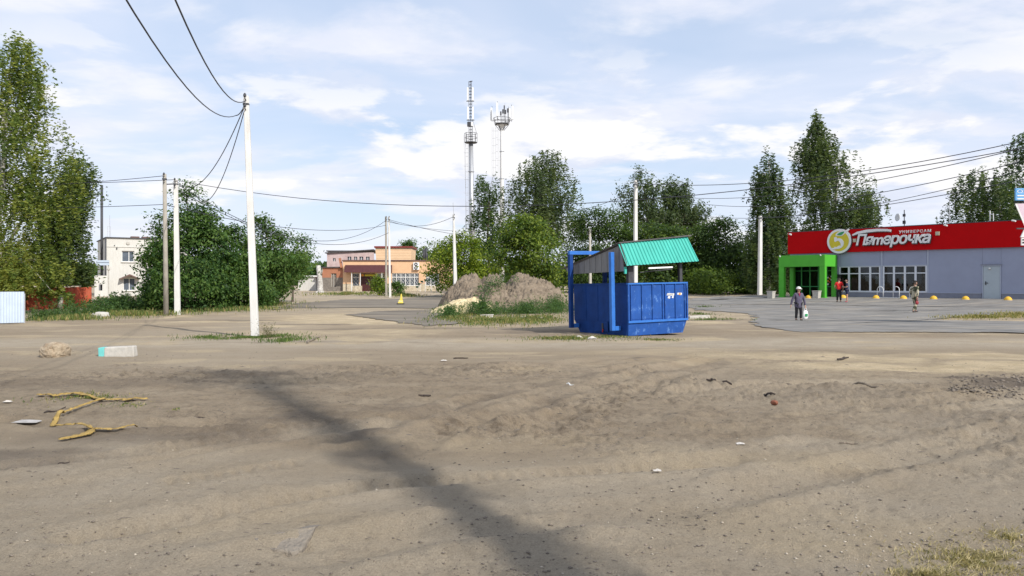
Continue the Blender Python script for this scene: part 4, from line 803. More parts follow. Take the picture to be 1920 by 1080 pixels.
M['grey_sheet'] = mat('grey_sheet', (.20, .205, .215), .6, .16, 2, sc3=(1, 3, .4), metal=.2, dirt=.3, dirtcol=(.12, .11, .10))
M['felt'] = mat('roofing_felt', (.075, .07, .07), .9, .3, 5, bump=.01)
ub = math.atan2(.527, .85); BL, BW = 2.55, 2.9
bo = thing('market_booth', 'blue metal booth made from a skip, under a turquoise and grey sheet roof', 'booth', (3.72, 24.65, 0.0), ub)
bo.rotation_euler = (math.radians(-.3), math.radians(-.9), ub)
ZL, ZW, ZBt = .46, 1.67, .03
def skirt_pts(x0, x1, z): return None
i0 = .10
# skip walls: each side an own sheet, skirt below the ledge leaning in
MB().hexa([(0,0,ZL),(BL,0,ZL),(BL,.05,ZL),(0,.05,ZL),(0,0,ZW),(BL,0,ZW),(BL,.05,ZW),(0,.05,ZW)]).build('front_wall', M['blue_scuffed'], bo)
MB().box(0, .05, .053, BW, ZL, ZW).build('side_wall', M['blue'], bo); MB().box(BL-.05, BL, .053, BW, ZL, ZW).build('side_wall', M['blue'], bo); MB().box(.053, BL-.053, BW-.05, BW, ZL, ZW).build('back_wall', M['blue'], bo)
MB().hexa([(.02,i0*.4,ZBt),(BL-.16,i0*.4,ZBt),(BL-.16,i0+.05,ZBt),(.02,i0+.05,ZBt),(.002,.004,ZL),(BL-.002,.004,ZL),(BL-.002,.05,ZL),(.002,.05,ZL)]).build('front_skirt', M['blue_scuffed'], bo)
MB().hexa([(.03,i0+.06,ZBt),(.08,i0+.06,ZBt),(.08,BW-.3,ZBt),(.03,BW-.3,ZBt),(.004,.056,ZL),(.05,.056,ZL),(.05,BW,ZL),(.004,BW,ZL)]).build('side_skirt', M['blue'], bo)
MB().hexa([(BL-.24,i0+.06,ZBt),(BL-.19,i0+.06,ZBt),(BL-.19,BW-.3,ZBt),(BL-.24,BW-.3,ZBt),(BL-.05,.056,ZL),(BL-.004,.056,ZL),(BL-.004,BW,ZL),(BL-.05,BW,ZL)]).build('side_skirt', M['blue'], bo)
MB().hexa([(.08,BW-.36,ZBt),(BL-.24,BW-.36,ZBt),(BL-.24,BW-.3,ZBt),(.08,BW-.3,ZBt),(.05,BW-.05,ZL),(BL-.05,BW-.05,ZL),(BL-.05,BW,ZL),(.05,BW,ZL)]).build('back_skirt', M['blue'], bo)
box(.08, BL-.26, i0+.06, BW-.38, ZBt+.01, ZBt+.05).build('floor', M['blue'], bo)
MB().box(-.02, BL+.02, -.045, -.002, ZL-.02, ZL+.05).build('ledge', M['blue_light'], bo); MB().box(-.02, BL+.02, -.045, .055, ZW+.002, ZW+.05).build('top_rail', M['blue_light'], bo)
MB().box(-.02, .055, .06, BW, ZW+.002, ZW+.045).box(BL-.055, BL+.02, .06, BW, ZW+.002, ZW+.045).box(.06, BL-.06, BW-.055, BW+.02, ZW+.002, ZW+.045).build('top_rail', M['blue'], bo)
ribs = [0.0, .10, .56, 1.01, 1.45, 1.56, 2.02, 2.44, BL]
for k, x in enumerate(ribs): w = .03 if k in (0, 8) else .018; box(x-w+.0, x+w, -.04, -.002, ZL+.055, ZW-.0).build('rib', M['blue_scuffed'], bo, bevel=.006)
for a, b in ((.10, .56), (.56, 1.01), (1.01, 1.45), (1.56, 2.02), (2.02, 2.44)): box(a+.03, b-.03, -.012, -.003, ZL+.09, ZW-.04).build('panel', M['blue_scuffed'], bo, bevel=.004)
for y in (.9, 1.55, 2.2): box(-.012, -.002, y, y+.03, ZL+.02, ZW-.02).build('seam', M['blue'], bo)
for x0, x1, z0, z1, m in ((1.64, 1.98, 1.27, 1.36, 'paper'), (1.68, 1.80, 1.18, 1.265, 'paper'), (1.86, 1.95, 1.19, 1.265, 'paper'), (2.10, 2.33, 1.29, 1.37, 'paper'), (2.17, 2.27, 1.285, 1.365, 'orange_p')): MB().prism([(x0, z0+.02), (x1-.02, z0), (x1, z1-.01), (x0+.03, z1)], -.018-.002*(m == 'orange_p'), -.0125).build('torn_sticker', M[m], bo)
for k in range(5): x = 1.68+k*.055; box(x, x+.022, -.0205, -.0185, 1.295, 1.34).build('sticker_print', M['black'], bo)
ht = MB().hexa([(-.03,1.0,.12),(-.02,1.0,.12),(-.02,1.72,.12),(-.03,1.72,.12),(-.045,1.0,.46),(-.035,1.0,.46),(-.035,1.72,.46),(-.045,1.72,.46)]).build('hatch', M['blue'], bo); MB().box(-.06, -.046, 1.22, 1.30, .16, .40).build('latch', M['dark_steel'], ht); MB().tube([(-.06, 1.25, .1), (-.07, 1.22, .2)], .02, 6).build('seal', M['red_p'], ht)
# lifting frame: channel posts outside the left wall, with feet
for y, zt, nm in ((.33, 2.72, 0), (2.56, 2.72, 1)):
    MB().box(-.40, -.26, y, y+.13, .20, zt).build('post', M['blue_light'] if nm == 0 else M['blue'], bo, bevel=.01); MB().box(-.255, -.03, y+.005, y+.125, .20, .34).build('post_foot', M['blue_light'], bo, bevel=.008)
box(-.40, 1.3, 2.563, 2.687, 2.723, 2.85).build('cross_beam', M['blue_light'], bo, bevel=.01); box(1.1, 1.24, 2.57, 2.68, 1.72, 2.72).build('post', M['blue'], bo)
box(.12, .34, .10, .22, 1.2, 2.55).build('inner_post', M['dark_steel'], bo); box(BL-.2, BL-.08, .10, .2, 1.2, 2.75).build('inner_post', M['dark_steel'], bo); box(BL-.2, BL-.08, BW-.25, BW-.15, 1.2, 2.5).build('inner_post', M['dark_steel'], bo)
def corr(pa, pb, pc, pd, n, amp, nrm, th=.008):
    """trapezoid sheet between edges a-b (eave) and d-c (ridge), ribs running eave to ridge"""
    mb = MB(); A, B, C, Dv = map(Vector, (pa, pb, pc, pd)); N_ = Vector(nrm); top = []; 
    us = []
    for k in range(n): us += [(k/n, 0), ((k+.55)/n, 0), ((k+.68)/n, 1), ((k+.87)/n, 1)]
    us.append((1, 0)); vs_ = []
    for u, h in us: vs_ += [A.lerp(B, u)+N_*amp*h, Dv.lerp(C, u)+N_*amp*h, A.lerp(B, u)+N_*(amp*h-th), Dv.lerp(C, u)+N_*(amp*h-th)]
    fs = []
    for k in range(len(us)-1): a = 4*k; b = a+4; fs += [(a, b, b+1, a+1), (a+2, a+3, b+3, b+2), (a, a+2, b+2, b), (a+1, b+1, b+3, a+3)]
    return mb.add(vs_, fs)
rl, rr_ = -.17, 2.98       # sheet ends along the booth
dzr = .20                  # roof rises to the right
corr((rl, -.16, 2.27), (rr_, -.16, 2.27+dzr*.7), (rr_-.16, .22, 3.06+dzr), (rl-.06, .17, 2.98), 22, .028, (0, -.9, .4)).build('front_roof_sheet', M['turq'], bo)
corr((rl-.02, 3.42, 2.25), (rr_-.1, 3.42, 2.25+dzr), (rr_-.13, .25, 3.08+dzr), (rl-.04, .20, 3.0), 22, .028, (0, .25, .95)).build('back_roof_sheet', M['grey_sheet'], bo)
MB().hexa([(rl-.05,.12,2.99),(rr_-.02,.12,3.08+dzr),(rr_-.02,.34,3.06+dzr),(rl-.05,.34,2.97),(rl-.05,.14,3.03),(rr_-.02,.14,3.12+dzr),(rr_-.02,.33,3.10+dzr),(rl-.05,.33,3.01)]).build('ridge_capping', M['felt'], bo)
MB().hexa([(-.125,.02,2.10),(-.105,.02,2.10),(-.105,3.0,2.05),(-.125,3.0,2.05),(-.125,.16,2.94),(-.105,.16,2.94),(-.105,3.2,2.26),(-.125,3.2,2.26)]).build('gable_sheet', M['grey_sheet'], bo)
for k in range(9): y = .25+k*.31; zt = 2.92-(y-.16)*.225; box(-.14, -.127, y, y+.03, 2.1, zt).build('gable_rib', M['grey_sheet'], bo)
MB().bar((-.14, -.14, 2.25), (-.16, .16, 2.98), .03, .05).build('gable_trim', M['felt'], bo); box(-.14, -.06, -.03, .02, 2.02, 2.24).build('gable_corner', M['turq'], bo)
MB().bar((0, -.05, 2.30), (2.7, -.05, 2.46), .05, .10).bar((.0, 3.3, 2.22), (2.7, 3.3, 2.40), .05, .08).build('purlin', M['felt'], bo); MB().bar((.8, -.08, 2.19), (1.85, -.08, 2.22), .035, .05).build('lamp_tube', M['white_plastic'], bo); MB().bar((.6, .1, 2.06), (2.0, .1, 2.16), .03).build('rail', M['dark_steel'], bo)
# ------------------------------------------------------------------ poles
def pole(name, label, base, H, m, w0=.24, w1=.15, top_dx=0.0, group='utility poles around the lot', rz=.3, hooks=2, section='square'):
    o = thing(name, label, 'pole', base, rz); o['group'] = group
    c, s = math.cos(-rz), math.sin(-rz); tx, ty = top_dx*c, top_dx*s
    mb = MB(); a, b = w0/2, w1/2
    if section == 'square': mb.hexa([(-a,-a,-.3),(a,-a,-.3),(a,a,-.3),(-a,a,-.3),(tx-b,ty-b,H),(tx+b,ty-b,H),(tx+b,ty+b,H),(tx-b,ty+b,H)])
    else: mb.tube([(0,0,-.3),(tx*.5,ty*.5,H*.5),(tx,ty,H)], [a, (a+b)/2, b], 10)
    mb.build('shaft', m, o, section != 'square', bevel=.02 if section == 'square' else 0)
    for k in range(hooks): z = H-.14-.32*k; MB().tube([(tx, ty-b, z), (tx, ty-b-.12, z), (tx, ty-b-.15, z+.06)], .02, 6).lathe([(.02, 0), (.05, .03), (.045, .09), (.02, .13)], 8, (tx, ty-b-.15, z+.05)).build('insulator', M['dark_steel'], o)
    if hooks: MB().box(tx-b-.012, tx+b+.012, ty-b-.012, ty+b+.012, H-.30, H-.24).build('clamp_band', M['dark_steel'], o)
    return o
def pole_px(label, px, pyb, pyt, pxt, D, m, w0, w1, **k):
    b = at(px, D) if D else G(px, pyb); zt = CAMZ+(HOR-pyt)/F_PX*b[1]; pole('utility_pole', label, b, zt-b[2], m, w0, w1, (pxt-px)/F_PX*b[1], **k); return Vector((b[0]+(pxt-px)/F_PX*b[1], b[1], zt))
CW = M['concrete_white']; CG = M['concrete_grey']
P1 = pole_px('tall white concrete pole standing nearest, on a green turf patch', 479, 632, 180, 461.5, None, CW, .235, .155, rz=.15)
P2 = pole_px('weathered grey pole, left one of the pair before the thicket', 311.5, 592, 326, 308.5, None, CG, .27, .19, rz=.3, section='round')
P3 = pole_px('white pole, right one of the pair before the thicket', 333, 592, 336, 329.5, 41.5, CW, .28, .20, rz=.2)
MB().bar(P2-Vector((0, 0, .55)), P3-Vector((0, 0, .25)), .05, .06).build('pole_brace', M['dark_steel'])
tag(bpy.data.objects['pole_brace'], 'dark steel brace tying the pair of left poles together', 'brace')
P4 = pole_px('grey pole, left one of the far pair by the peach building', 724.5, 549, 406, 723.5, 80, CG, .22, .17)
P5 = pole_px('white pole, right one of the far pair by the peach building', 731.5, 558, 406, 729, 77, CW, .22, .17)
P6 = pole_px('white pole rising behind the left end of the soil heap', 854.5, 553, 402, 850.5, 71, CW, .36, .16)
_p6 = [o for o in COL.objects if o.get('label', '').startswith('white pole rising behind the left end')][0]; _sp = MB().tube([P6-_p6.location, P6-_p6.location+Vector((-.05, 0, 1.1))], .02, 5).build('spike', M['steel'], _p6); _sp.rotation_euler = (0, 0, -_p6.rotation_euler.z)
P7 = pole_px('short grey pole seen just left of the booth roof', 1107, 548, 430, 1106, 92, M['concrete'], .30, .22)
P8 = pole_px('tall white pole rising directly behind the booth roof', 1191, 560, 338, 1192, 46, CW, .24, .17)
P9 = pole_px('white pole left of the green shop entrance', 1424.5, 545, 405, 1426, 72, CW, .34, .26)
pole('utility_pole', 'concrete pole behind the photographer carrying the near cables', (-.45, -4.2, 0), 7.6, CW); PB_ = Vector((-.45, -4.2, 7.5))
pole('utility_pole', 'concrete pole right of the photo frame carrying the shop side cables', (20.6, 25, 0), 7.4, CW); PR = Vector((20.6, 25, 7.25))
pole('utility_pole', 'concrete pole left of the photo frame carrying the roadside cables', (-49, 55, .1), 9.0, CW); PL = Vector((-49, 55, 8.9))
def cable(label, a, b, sag, r=.016, n=26, grp='overhead cables'):
    a = Vector(a); b = Vector(b); pts = []
    for k in range(n+1): t = k/n; p = a.lerp(b, t); p.z -= 4*sag*t*(1-t); pts.append(p)
    o = MB().tube(pts, r, 5).build('overhead_cable', M['cable'], None, True); return tag(o, label, 'cable', grp)
dz = lambda p, z, x=0: p+Vector((x, 0, z))
cable('right one of two near cables sweeping from nearest pole to the top edge', dz(P1, -.14), PB_, 2.05, .014)
cable('left one of two near cables sweeping from nearest pole to the top edge', dz(P1, -.62, -.32), PB_+Vector((-.75, 0, -.1)), 1.95, .013)
cable('short cable tail looped below the top of the nearest pole', dz(P1, -.14), dz(P1, -.62, -.32), .12, .016, 10)
cable('upper cable hanging from nearest pole back to the left pole pair', dz(P1, -.2), dz(P3, -.05), 1.3)
cable('lower cable hanging from nearest pole into the tall thicket tree', dz(P1, -.25), W(366, 364, 46), 1.5)
cable('long cable crossing the whole view from left pole pair to right edge', dz(P3, -.05), dz(PR, -.35), 2.0)
cable('cable from left edge trees to the weathered grey pole top', dz(PL, 0), dz(P2, -.1), .5)
cable('cable from left edge to the top of the white pole of the left pair', dz(PL, .35), dz(P3, -.02), .35)
cable('lower cable from left edge past the white house to the far pole pair', dz(PL, -1.1), dz(P2, -1.6), .4)
cable('lower cable from weathered grey pole to the far pole pair', dz(P2, -1.6), dz(P4, -.9), .9, .02)
cable('sagging cable from left pole pair to the top of the far pole pair', dz(P3, -.2), dz(P4, -.4), 2.6, .02)
cable('second sagging cable from nearest pole side to the far pole pair', dz(P3, -.5), dz(P5, -1.6), 2.0, .02)
cable('upper cable from far pole pair to the pole behind the soil heap', dz(P5, -.4), dz(P6, -.2), .7, .02)
cable('lower cable from far pole pair towards the masts', dz(P5, -.3), W(1010, 452, 70), .5, .02)
cable('cable from the far pole pair passing behind the masts', dz(P4, -.5), W(960, 430, 96), .6, .02)
cable('cable from pole behind booth down left to the weeping birch', dz(P8, -.5), W(1060, 392, 86), .5, .018)
cable('topmost cable from pole behind booth to the right edge', dz(P8, -.18), dz(PR, .05), .9, .017)
cable('second cable from behind the booth trees to the right edge', W(1240, 366, 70), dz(PR, -.1), 1.2, .018)
cable('third cable from the poplars to the right edge', W(1290, 378, 72), dz(PR, -.5), 1.3, .018)
cable('cable from the pole left of the shop to the right edge', dz(P9, -.1), dz(PR, -.75), .7, .017)
cable('lowest cable from the dark maple to the right edge', W(1310, 404, 80), dz(PR, -1.3), 1.0, .018)
# ------------------------------------------------------------------ cell masts
def ladder(mb, x, z0, z1, w=.35, st=1.2, r=.03, y=0): 
    mb.bar((x-w/2, y, z0), (x-w/2, y, z1), r*2).bar((x+w/2, y, z0), (x+w/2, y, z1), r*2)
    z = z0
    while z < z1: mb.bar((x-w/2, y, z), (x+w/2, y, z), r*1.6); z += st
    return mb
def mast_a():
    D = 150; b = at(886.5, D); o = thing('cell_mast', 'taller slim cell mast with stacked white antennas, left one of two', 'mast', b)
    zz = lambda py: CAMZ+(HOR-py)/F_PX*D-b[2]; zp = zz(268); zt = zz(153); dx = (881.5-886.5)/F_PX*D
    def X(z): return dx*z/zt
    MB().tube([(0, 0, -.3), (X(zp), 0, zp)], [.62, .42], 12).build('shaft', M['steel'], o, True)
    for k in range(1, 5): z = zp*k/5; MB().lathe([(.7-.03*k, 0), (.7-.03*k, .15)], 12, (X(z), 0, z)).build('flange', M['steel'], o)
    mb = MB(); ladder(mb, X(zp)-.75, 6, zp+1.5, .45, 1.5, .035, -.4); mb.bar((-.95, -.4, 6), (X(zp)-1.35, -.4, zp+1.5), .05)
    for z in np.arange(8, zp, 2.6): mb.bar((X(z)-1.45, -.4, z), (X(z)-.2, -.1, z), .05)
    mb.build('ladder', M['steel'], o)
    c = X(zp); MB().lathe([(1.2, 0), (1.25, .12)], 14, (c, 0, zp)).build('platform', M['dark_steel'], o); mb = MB()
    for k in range(8): a = k*math.pi/4; mb.bar((c+1.2*math.cos(a), 1.2*math.sin(a), zp), (c+1.2*math.cos(a), 1.2*math.sin(a), zp+1.9), .07)
    for z in (1.0, 1.85): mb.tube([(c+1.2*math.cos(k*math.pi/8), 1.2*math.sin(k*math.pi/8), zp+z) for k in range(17)], .04, 5)
    mb.bar((c+.4, 0, zp+4.3), (c+1.1, 0, zp+1.9), .05).build('railing', M['dark_steel'], o)
    mb = MB(); c2 = X(zt)
    for sx, sy in ((-.27, -.25), (.27, -.25), (0, .3)): mb.bar((c+sx*1.3, sy, zp), (c2+sx*.9, sy*.9, zt), .09)
    for z in np.arange(zp+.6, zt, .62): f = (z-zp)/(zt-zp); x = c+(c2-c)*f; mb.bar((x-.3, -.24, z), (x+.3, -.24, z), .06).bar((x-.28, -.24, z), (x, .28, z+.3), .05).bar((x+.28, -.24, z), (x, .28, z+.3), .05)
    mb.build('lattice', M['dark_steel'], o)
    for z0, z1 in ((zz(189.5), zz(165)), (zz(225), zz(201))):
        for s in (-1, 1): x = X((z0+z1)/2)+s*.47; box(x-.17, x+.17, -.5, -.25, z0, z1).build('antenna_panel', M['white_plastic'], o, bevel=.04)
        MB().bar((X(z0)-.75, -.3, z0-.1), (X(z0)+.75, -.3, z0-.1), .12).build('bracket', M['dark_steel'], o)
    box(X(zz(233))-.65, X(zz(233))+.05, -.6, .1, zz(237.5), zz(229.5)).build('radio_box', M['dark_steel'], o); box(X(zz(233))+.1, X(zz(233))+.5, -.5, .1, zz(237), zz(230)).build('radio_box', M['white_plastic'], o)
    MB().bar((c2-.1, 0, zt), (c2+.45, 0, zt+.1), .14).build('lamp', M['dark_steel'], o)
def mast_b():
    D = 158; b = at(941, D); o = thing('cell_mast', 'shorter cell mast with round antenna platform, right one of two', 'mast', b)
    zz = lambda py: CAMZ+(HOR-py)/F_PX*D-b[2]; zp = zz(234)
    MB().tube([(0, 0, -.3), (0, 0, zp-1.6), (0, 0, zp-.3), (0, 0, zp)], [.55, .36, .42, 1.15], 12).build('shaft', M['white_plastic'], o, True); 
    for k in range(1, 6): z = zp*k/6; MB().lathe([(.62-.03*k, 0), (.62-.03*k, .18)], 12, (0, 0, z)).build('flange', M['steel'], o)
    MB().lathe([(1.35, 0), (1.45, .2)], 16, (0, 0, zp)).build('platform', M['dark_steel'], o); mb = MB()
    for k in range(6): a = k*math.pi/3; mb.bar((.4*math.cos(a), .4*math.sin(a), zp-1.2), (1.4*math.cos(a), 1.4*math.sin(a), zp), .09)
    mb.build('brace', M['dark_steel'], o); mb = MB()
    for k in range(12): a = k*math.pi/6; mb.bar((1.5*math.cos(a), 1.5*math.sin(a), zp+.1), (1.75*math.cos(a), 1.75*math.sin(a), zp+1.3), .06)
    for z, r in ((.7, 1.62), (1.3, 1.75)): mb.tube([(r*math.cos(k*math.pi/10), r*math.sin(k*math.pi/10), zp+z) for k in range(21)], .045, 5)
    mb.build('railing', M['dark_steel'], o)
    for x, y, z0, z1 in ((-2.15, 0, zz(226), zz(202)), (-.95, -1.6, zz(221), zz(196)), (2.15, 0, zz(224), zz(199)), (1.5, 1.5, zz(222), zz(200))):
        box(x-.2, x+.2, y-.15, y+.15, z0, z1).build('antenna_panel', M['white_plastic'], o, bevel=.05); MB().bar((x*.93, y*.9, zp+.6), (x*.93, y*.9, z1+.3), .08).bar((x*.6, y*.6, zp+.8), (x, y, zp+1.0), .07).build('antenna_post', M['dark_steel'], o)
    for x, z, s in ((-.2, 1.7, .3), (.25, 2.1, .35), (.7, 2.0, .4), (1.2, 2.3, .3), (.5, 2.9, .25)): box(x-s/2, x+s/2, -1.2, -.9, zp+z, zp+z+.8).build('radio_box', M['dark_steel'], o); MB().bar((x, -1.05, zp), (x, -1.05, zp+z), .07).build('radio_post', M['dark_steel'], o)
    MB().tube([(.6, 0, zp), (.6, 0, zp+4.4)], .03, 5).build('rod', M['steel'], o)
    mb = MB(); ladder(mb, -1.0, 4, zp-.6, .45, 1.4, .03, -.4); mb.bar((-2.0, -.3, 4), (-2.0, -.3, zp-.6), .05).bar((-1.65, -.3, 4), (-1.65, -.3, zp-.6), .04)
    for z in np.arange(5, zp-1, 1.5): mb.bar((-2.0, -.3, z), (-1.2, -.4, z), .04)
    for z in np.arange(5, zp-1, 4.2): mb.bar((-1.0, -.4, z), (0, 0, z), .05)
    mb.build('ladder', M['steel'], o)
mast_a(); mast_b()
# ------------------------------------------------------------------ white two-storey house
M['white_brick'] = mat('white_brick', (.56, .55, .515), .9, .08, 3, sc3=(4, 4, .35), bump=.01, bscale=9, dirt=.28, dirtcol=(.42, .38, .31))
M['window_dark'] = mat('dark_window', (.10, .12, .15), .12, .2, 2, spec=.6); M['peach'] = mat('peach_render', (.70, .45, .27), .85, .06, 1.5, dirt=.12, dirtcol=(.60, .38, .22))
M['peach_light'] = mat('pale_peach_siding', (.76, .53, .33), .8, .04, 1.5); M['brick_red'] = mat('salmon_render', (.38, .165, .095), .9, .10, 2, dirt=.2, dirtcol=(.30, .15, .10))
M['stone_clad'] = mat('stone_cladding', (.40, .33, .23), .92, scale=3.5, col2=(.62, .55, .42), detail=6, bump=.03, bscale=6); M['grey_stone'] = mat('grey_cladding', (.20, .175, .15), .92, .25, 5, bump=.02)
M['maroon'] = mat('maroon_sheet', (.075, .022, .022), .5, .15, 3); M['red_trim'] = mat('dull_red_trim', (.20, .035, .03), .6, .15, 3); M['brown_trim'] = mat('brown_trim', (.13, .075, .065), .6, .15, 3)
M['pink'] = mat('pink_plaster', (.42, .31, .30), .9, scale=1.2, col2=(.58, .46, .44), dirt=.3, dirtcol=(.5, .45, .42)); M['grille'] = mat('white_grille', (.70, .70, .68), .6, .04)
M['rust_red'] = mat('rusty_red_fence', (.46, .085, .04), .8, .18, 2.5, dirt=.6, dirtcol=(.42, .17, .10), bump=.004); M['pale_fence'] = mat('pale_blue_sheet', (.50, .58, .68), .5, .05, 2, dirt=.2, dirtcol=(.40, .45, .50))
def wall_with(parent, m, x0, x1, z0, z1, y0, y1, openings, name='wall'):
    """front wall built as strips round its openings"""
    xs = sorted({x0, x1, *[v for o in openings for v in o[:2]]}); mb = MB()
    for a, b in zip(xs[:-1], xs[1:]):
        os_ = sorted([o for o in openings if o[0] <= a+1e-6 and o[1] >= b-1e-6], key=lambda o: o[2]); z = z0
        for o in os_:
            if o[2] > z+1e-6: mb.box(a, b, y0, y1, z, o[2])
            z = o[3]
        if z < z1: mb.box(a, b, y0, y1, z, z1)
    bm = bmesh.new(); me = bpy.data.meshes.new(name); me.from_pydata(mb.v, [], mb.f); bm.from_mesh(me)
    bmesh.ops.remove_doubles(bm, verts=bm.verts, dist=1e-5); bm.to_mesh(me); bm.free(); return link_mesh(name, me, m, parent)
D = 82.0; hb = at(200, D); wh = thing('white_house', 'two storey white brick house with flat roof behind the left thicket', 'house', hb, .58)
k = F_PX/D; X = lambda px: (px-200)/k; Z = lambda py: CAMZ+(HOR-py)/k-hb[2]; RT = Z(446)
up = (X(225.5), X(247), Z(490.5), Z(469.5)); lo = (X(228), X(249), Z(545), Z(521)); far = (X(266), X(284), Z(525), Z(506))
wall_with(wh, M['white_brick'], 0, X(345), -.3, RT, 0, .4, [up, lo, far])
box(0, .4, .403, 9.5, -.3, RT).build('side_wall', M['white_brick'], wh); box(.403, X(345), 9.2, 9.5, -.3, RT).build('back_wall', M['white_brick'], wh); box(X(345)-.4, X(345)-.003, .403, 9.19, -.3, RT-.003).build('side_wall', M['white_brick'], wh)
MB().box(-.12, X(345)+.1, -.14, 9.6, RT+.002, RT+.10).build('roof', M['dark_steel'], wh); MB().box(.05, X(345), -.06, -.002, RT-.95, RT-.87).build('cornice_band', M['white_brick'], wh)
for o, split in ((up, .58), (lo, .5), (far, .5)):
    w = box(o[0], o[1], .22, .26, o[2], o[3]).build('window', M['window_dark'], wh); mx = o[0]+(o[1]-o[0])*split; t = .07
    MB().box(o[0], o[0]+t, .15, .22, o[2], o[3]).box(o[1]-t, o[1], .15, .22, o[2], o[3]).box(mx-t/2, mx+t/2, .15, .22, o[2]+t, o[3]-t).box(o[0]+t, o[1]-t, .15, .22, o[2], o[2]+t).box(o[0]+t, o[1]-t, .15, .22, o[3]-t, o[3]).build('frame', M['grille'], w)
    MB().box(o[0]-.08, o[1]+.08, -.10, .0, o[2]-.09, o[2]-.01).build('sill', M['concrete'], w)
g0, g1, ga, gz0 = X(221), X(255), Z(514), Z(522)
MB().prism([(g0, gz0), ((g0+g1)/2, ga), (g1, gz0), (g1, gz0-.12), ((g0+g1)/2, ga-.14), (g0, gz0-.12)], -.75, .0).build('window_canopy', M['brown_trim'], wh)
MB().lathe([(.16, 0), (.19, .04), (.16, .08)], 14).build('wall_emblem', M['concrete'], wh); e_ = [o for o in wh.children if o.name.startswith('wall_emblem')][0]; e_.location = (X(236), -.02, Z(455)); e_.rotation_euler = (1.57, 0, 0)
for px in (248, 268): box(X(px), X(px)+.85, 3, 3.8, RT+.1, RT+.42).build('chimney', M['brown_trim'], wh, bevel=.03)
MB().tube([(X(194), 1.3, .3), (X(194), 1.3, Z(345))], .13, 10).build('stove_pipe', M['dark_steel'], wh, True); MB().tube([(X(198), -.12, .3), (X(198), -.12, RT)], .06, 8).build('downpipe', M['dark_steel'], wh, True)
MB().tube([(X(207), 1, RT), (X(207), 1, Z(402))], .02, 5).bar((X(203), 1, RT+1.3), (X(208), 1, RT+1.3), .03).bar((X(203), 1, RT+.7), (X(208), 1, RT+.7), .03).bar((X(203), 1, RT), (X(203), 1, RT+1.3), .03).bar((X(208.5), 1, RT), (X(208.5), 1, RT+1.3), .03).build('roof_antenna', M['steel'], wh)
wall_with(wh, M['white_brick'], X(178), X(199.5), -.3, Z(517), -1.2, -.9, [(X(185), X(191), .6, Z(533))], 'garden_wall')
MB().lathe([(.05, 0), (.05, .1)], 8, (X(213), -.06, Z(461))).box(X(216), X(218), -.1, 0, Z(467), Z(464)).build('wall_lamp', M['dark_steel'], wh)
sb = at(203.5, 74); st = thing('lift_sign', 'grey blue double board on a thin post left of the white house', 'sign', sb); kk = F_PX/74; zz = lambda py: CAMZ+(HOR-py)/kk-sb[2]
MB().tube([(0, 0, -.2), (0, 0, zz(488))], .06, 8).lathe([(.12, 0), (.14, .1), (.12, .2)], 10, (0, 0, zz(507))).build('post', M['concrete'], st); box(-1.15, .1, -.12, -.06, zz(492), zz(488)).build('board', M['pale_fence'], st); box(-1.15, .1, -.12, -.06, zz(497.5), zz(493)).build('board', M['pale_fence'], st); box(-1.12, .06, -.058, -.02, zz(497), zz(488.5)).build('backing', M['plinth'], st)
# ------------------------------------------------------------------ fences at the left
def sheet_fence(name, label, a, b, z0, z1, n, m, ribs=8):
    a = Vector(a); b = Vector(b); L = (b-a).length; rz = math.atan2(b.y-a.y, b.x-a.x); o = thing(name, label, 'fence', a, rz); w = L/n
    for i in range(n): corr((i*w, 0, z0), ((i+1)*w-.01, 0, z0), ((i+1)*w-.01, 0, z1-.02*(i % 2)), (i*w, 0, z1-.02*(i % 2)), ribs, .03, (0, -1, 0)).build('sheet', m, o)
    for i in range(n+1): box(i*w-.03, i*w+.03, .03, .09, -.2, z1-.1).build('post', M['steel'], o)
    for z in (z0+.25, z1-.25): box(0, L, .012, .03, z, z+.04).build('rail', M['steel'], o)
p0, p1 = at(46, 33.5), at(-160, 31); sheet_fence('corrugated_fence', 'pale blue corrugated sheet fence at the left edge', p1, p0, .02, CAMZ+(HOR-546)/F_PX*33.5, 4, M['pale_fence'], 9)
p0, p1 = at(40, 47), at(172, 53); sheet_fence('red_fence', 'rusty red metal fence behind weeds under the birches', p0, p1, .02, 1.42, 3, M['rust_red'], 3)
# ------------------------------------------------------------------ peach building
D = 107.0; pb = at(643, D); pe = thing('peach_building', 'peach coloured single storey building with maroon awning and white grilles', 'building', pb, .02)
k = F_PX/D; X = lambda px: (px-643)/k; Z = lambda py: CAMZ+(HOR-py)/k-pb[2]; RT = Z(489.5); XE = X(838)
ops = [(X(661), X(673), Z(537), Z(512)), (X(675), X(704), -.02, Z(512.5)), (X(706), X(721), Z(537), Z(512)), (X(734.5), X(785), Z(536), Z(512)), (X(798), X(824), Z(536), Z(512))]
wall_with(pe, M['peach'], 0, XE, 1.02, RT, 0, .35, [(a, b, max(c, 1.02), d) for a, b, c, d in ops]); wall_with(pe, M['stone_clad'], 0, XE, -.4, 1.0, -.04, .35, [(a, b, c, min(d, 1.0)) for a, b, c, d in ops if c < 1.0], 'stone_base')
box(0, .35, .353, 14, -.4, RT).build('side_wall', M['peach'], pe); box(XE-.35, XE, .353, 14, -.4, RT).build('side_wall', M['peach'], pe); box(.36, XE-.36, 13.6, 14, -.4, RT).build('back_wall', M['peach'], pe)
box(.36, XE-.36, .36, 13.5, RT-.3, RT-.1).build('roof', M['felt'], pe); MB().box(-.1, XE+.1, -.12, .4, RT+.002, RT+.16).build('roof_edge', M['brown_trim'], pe)
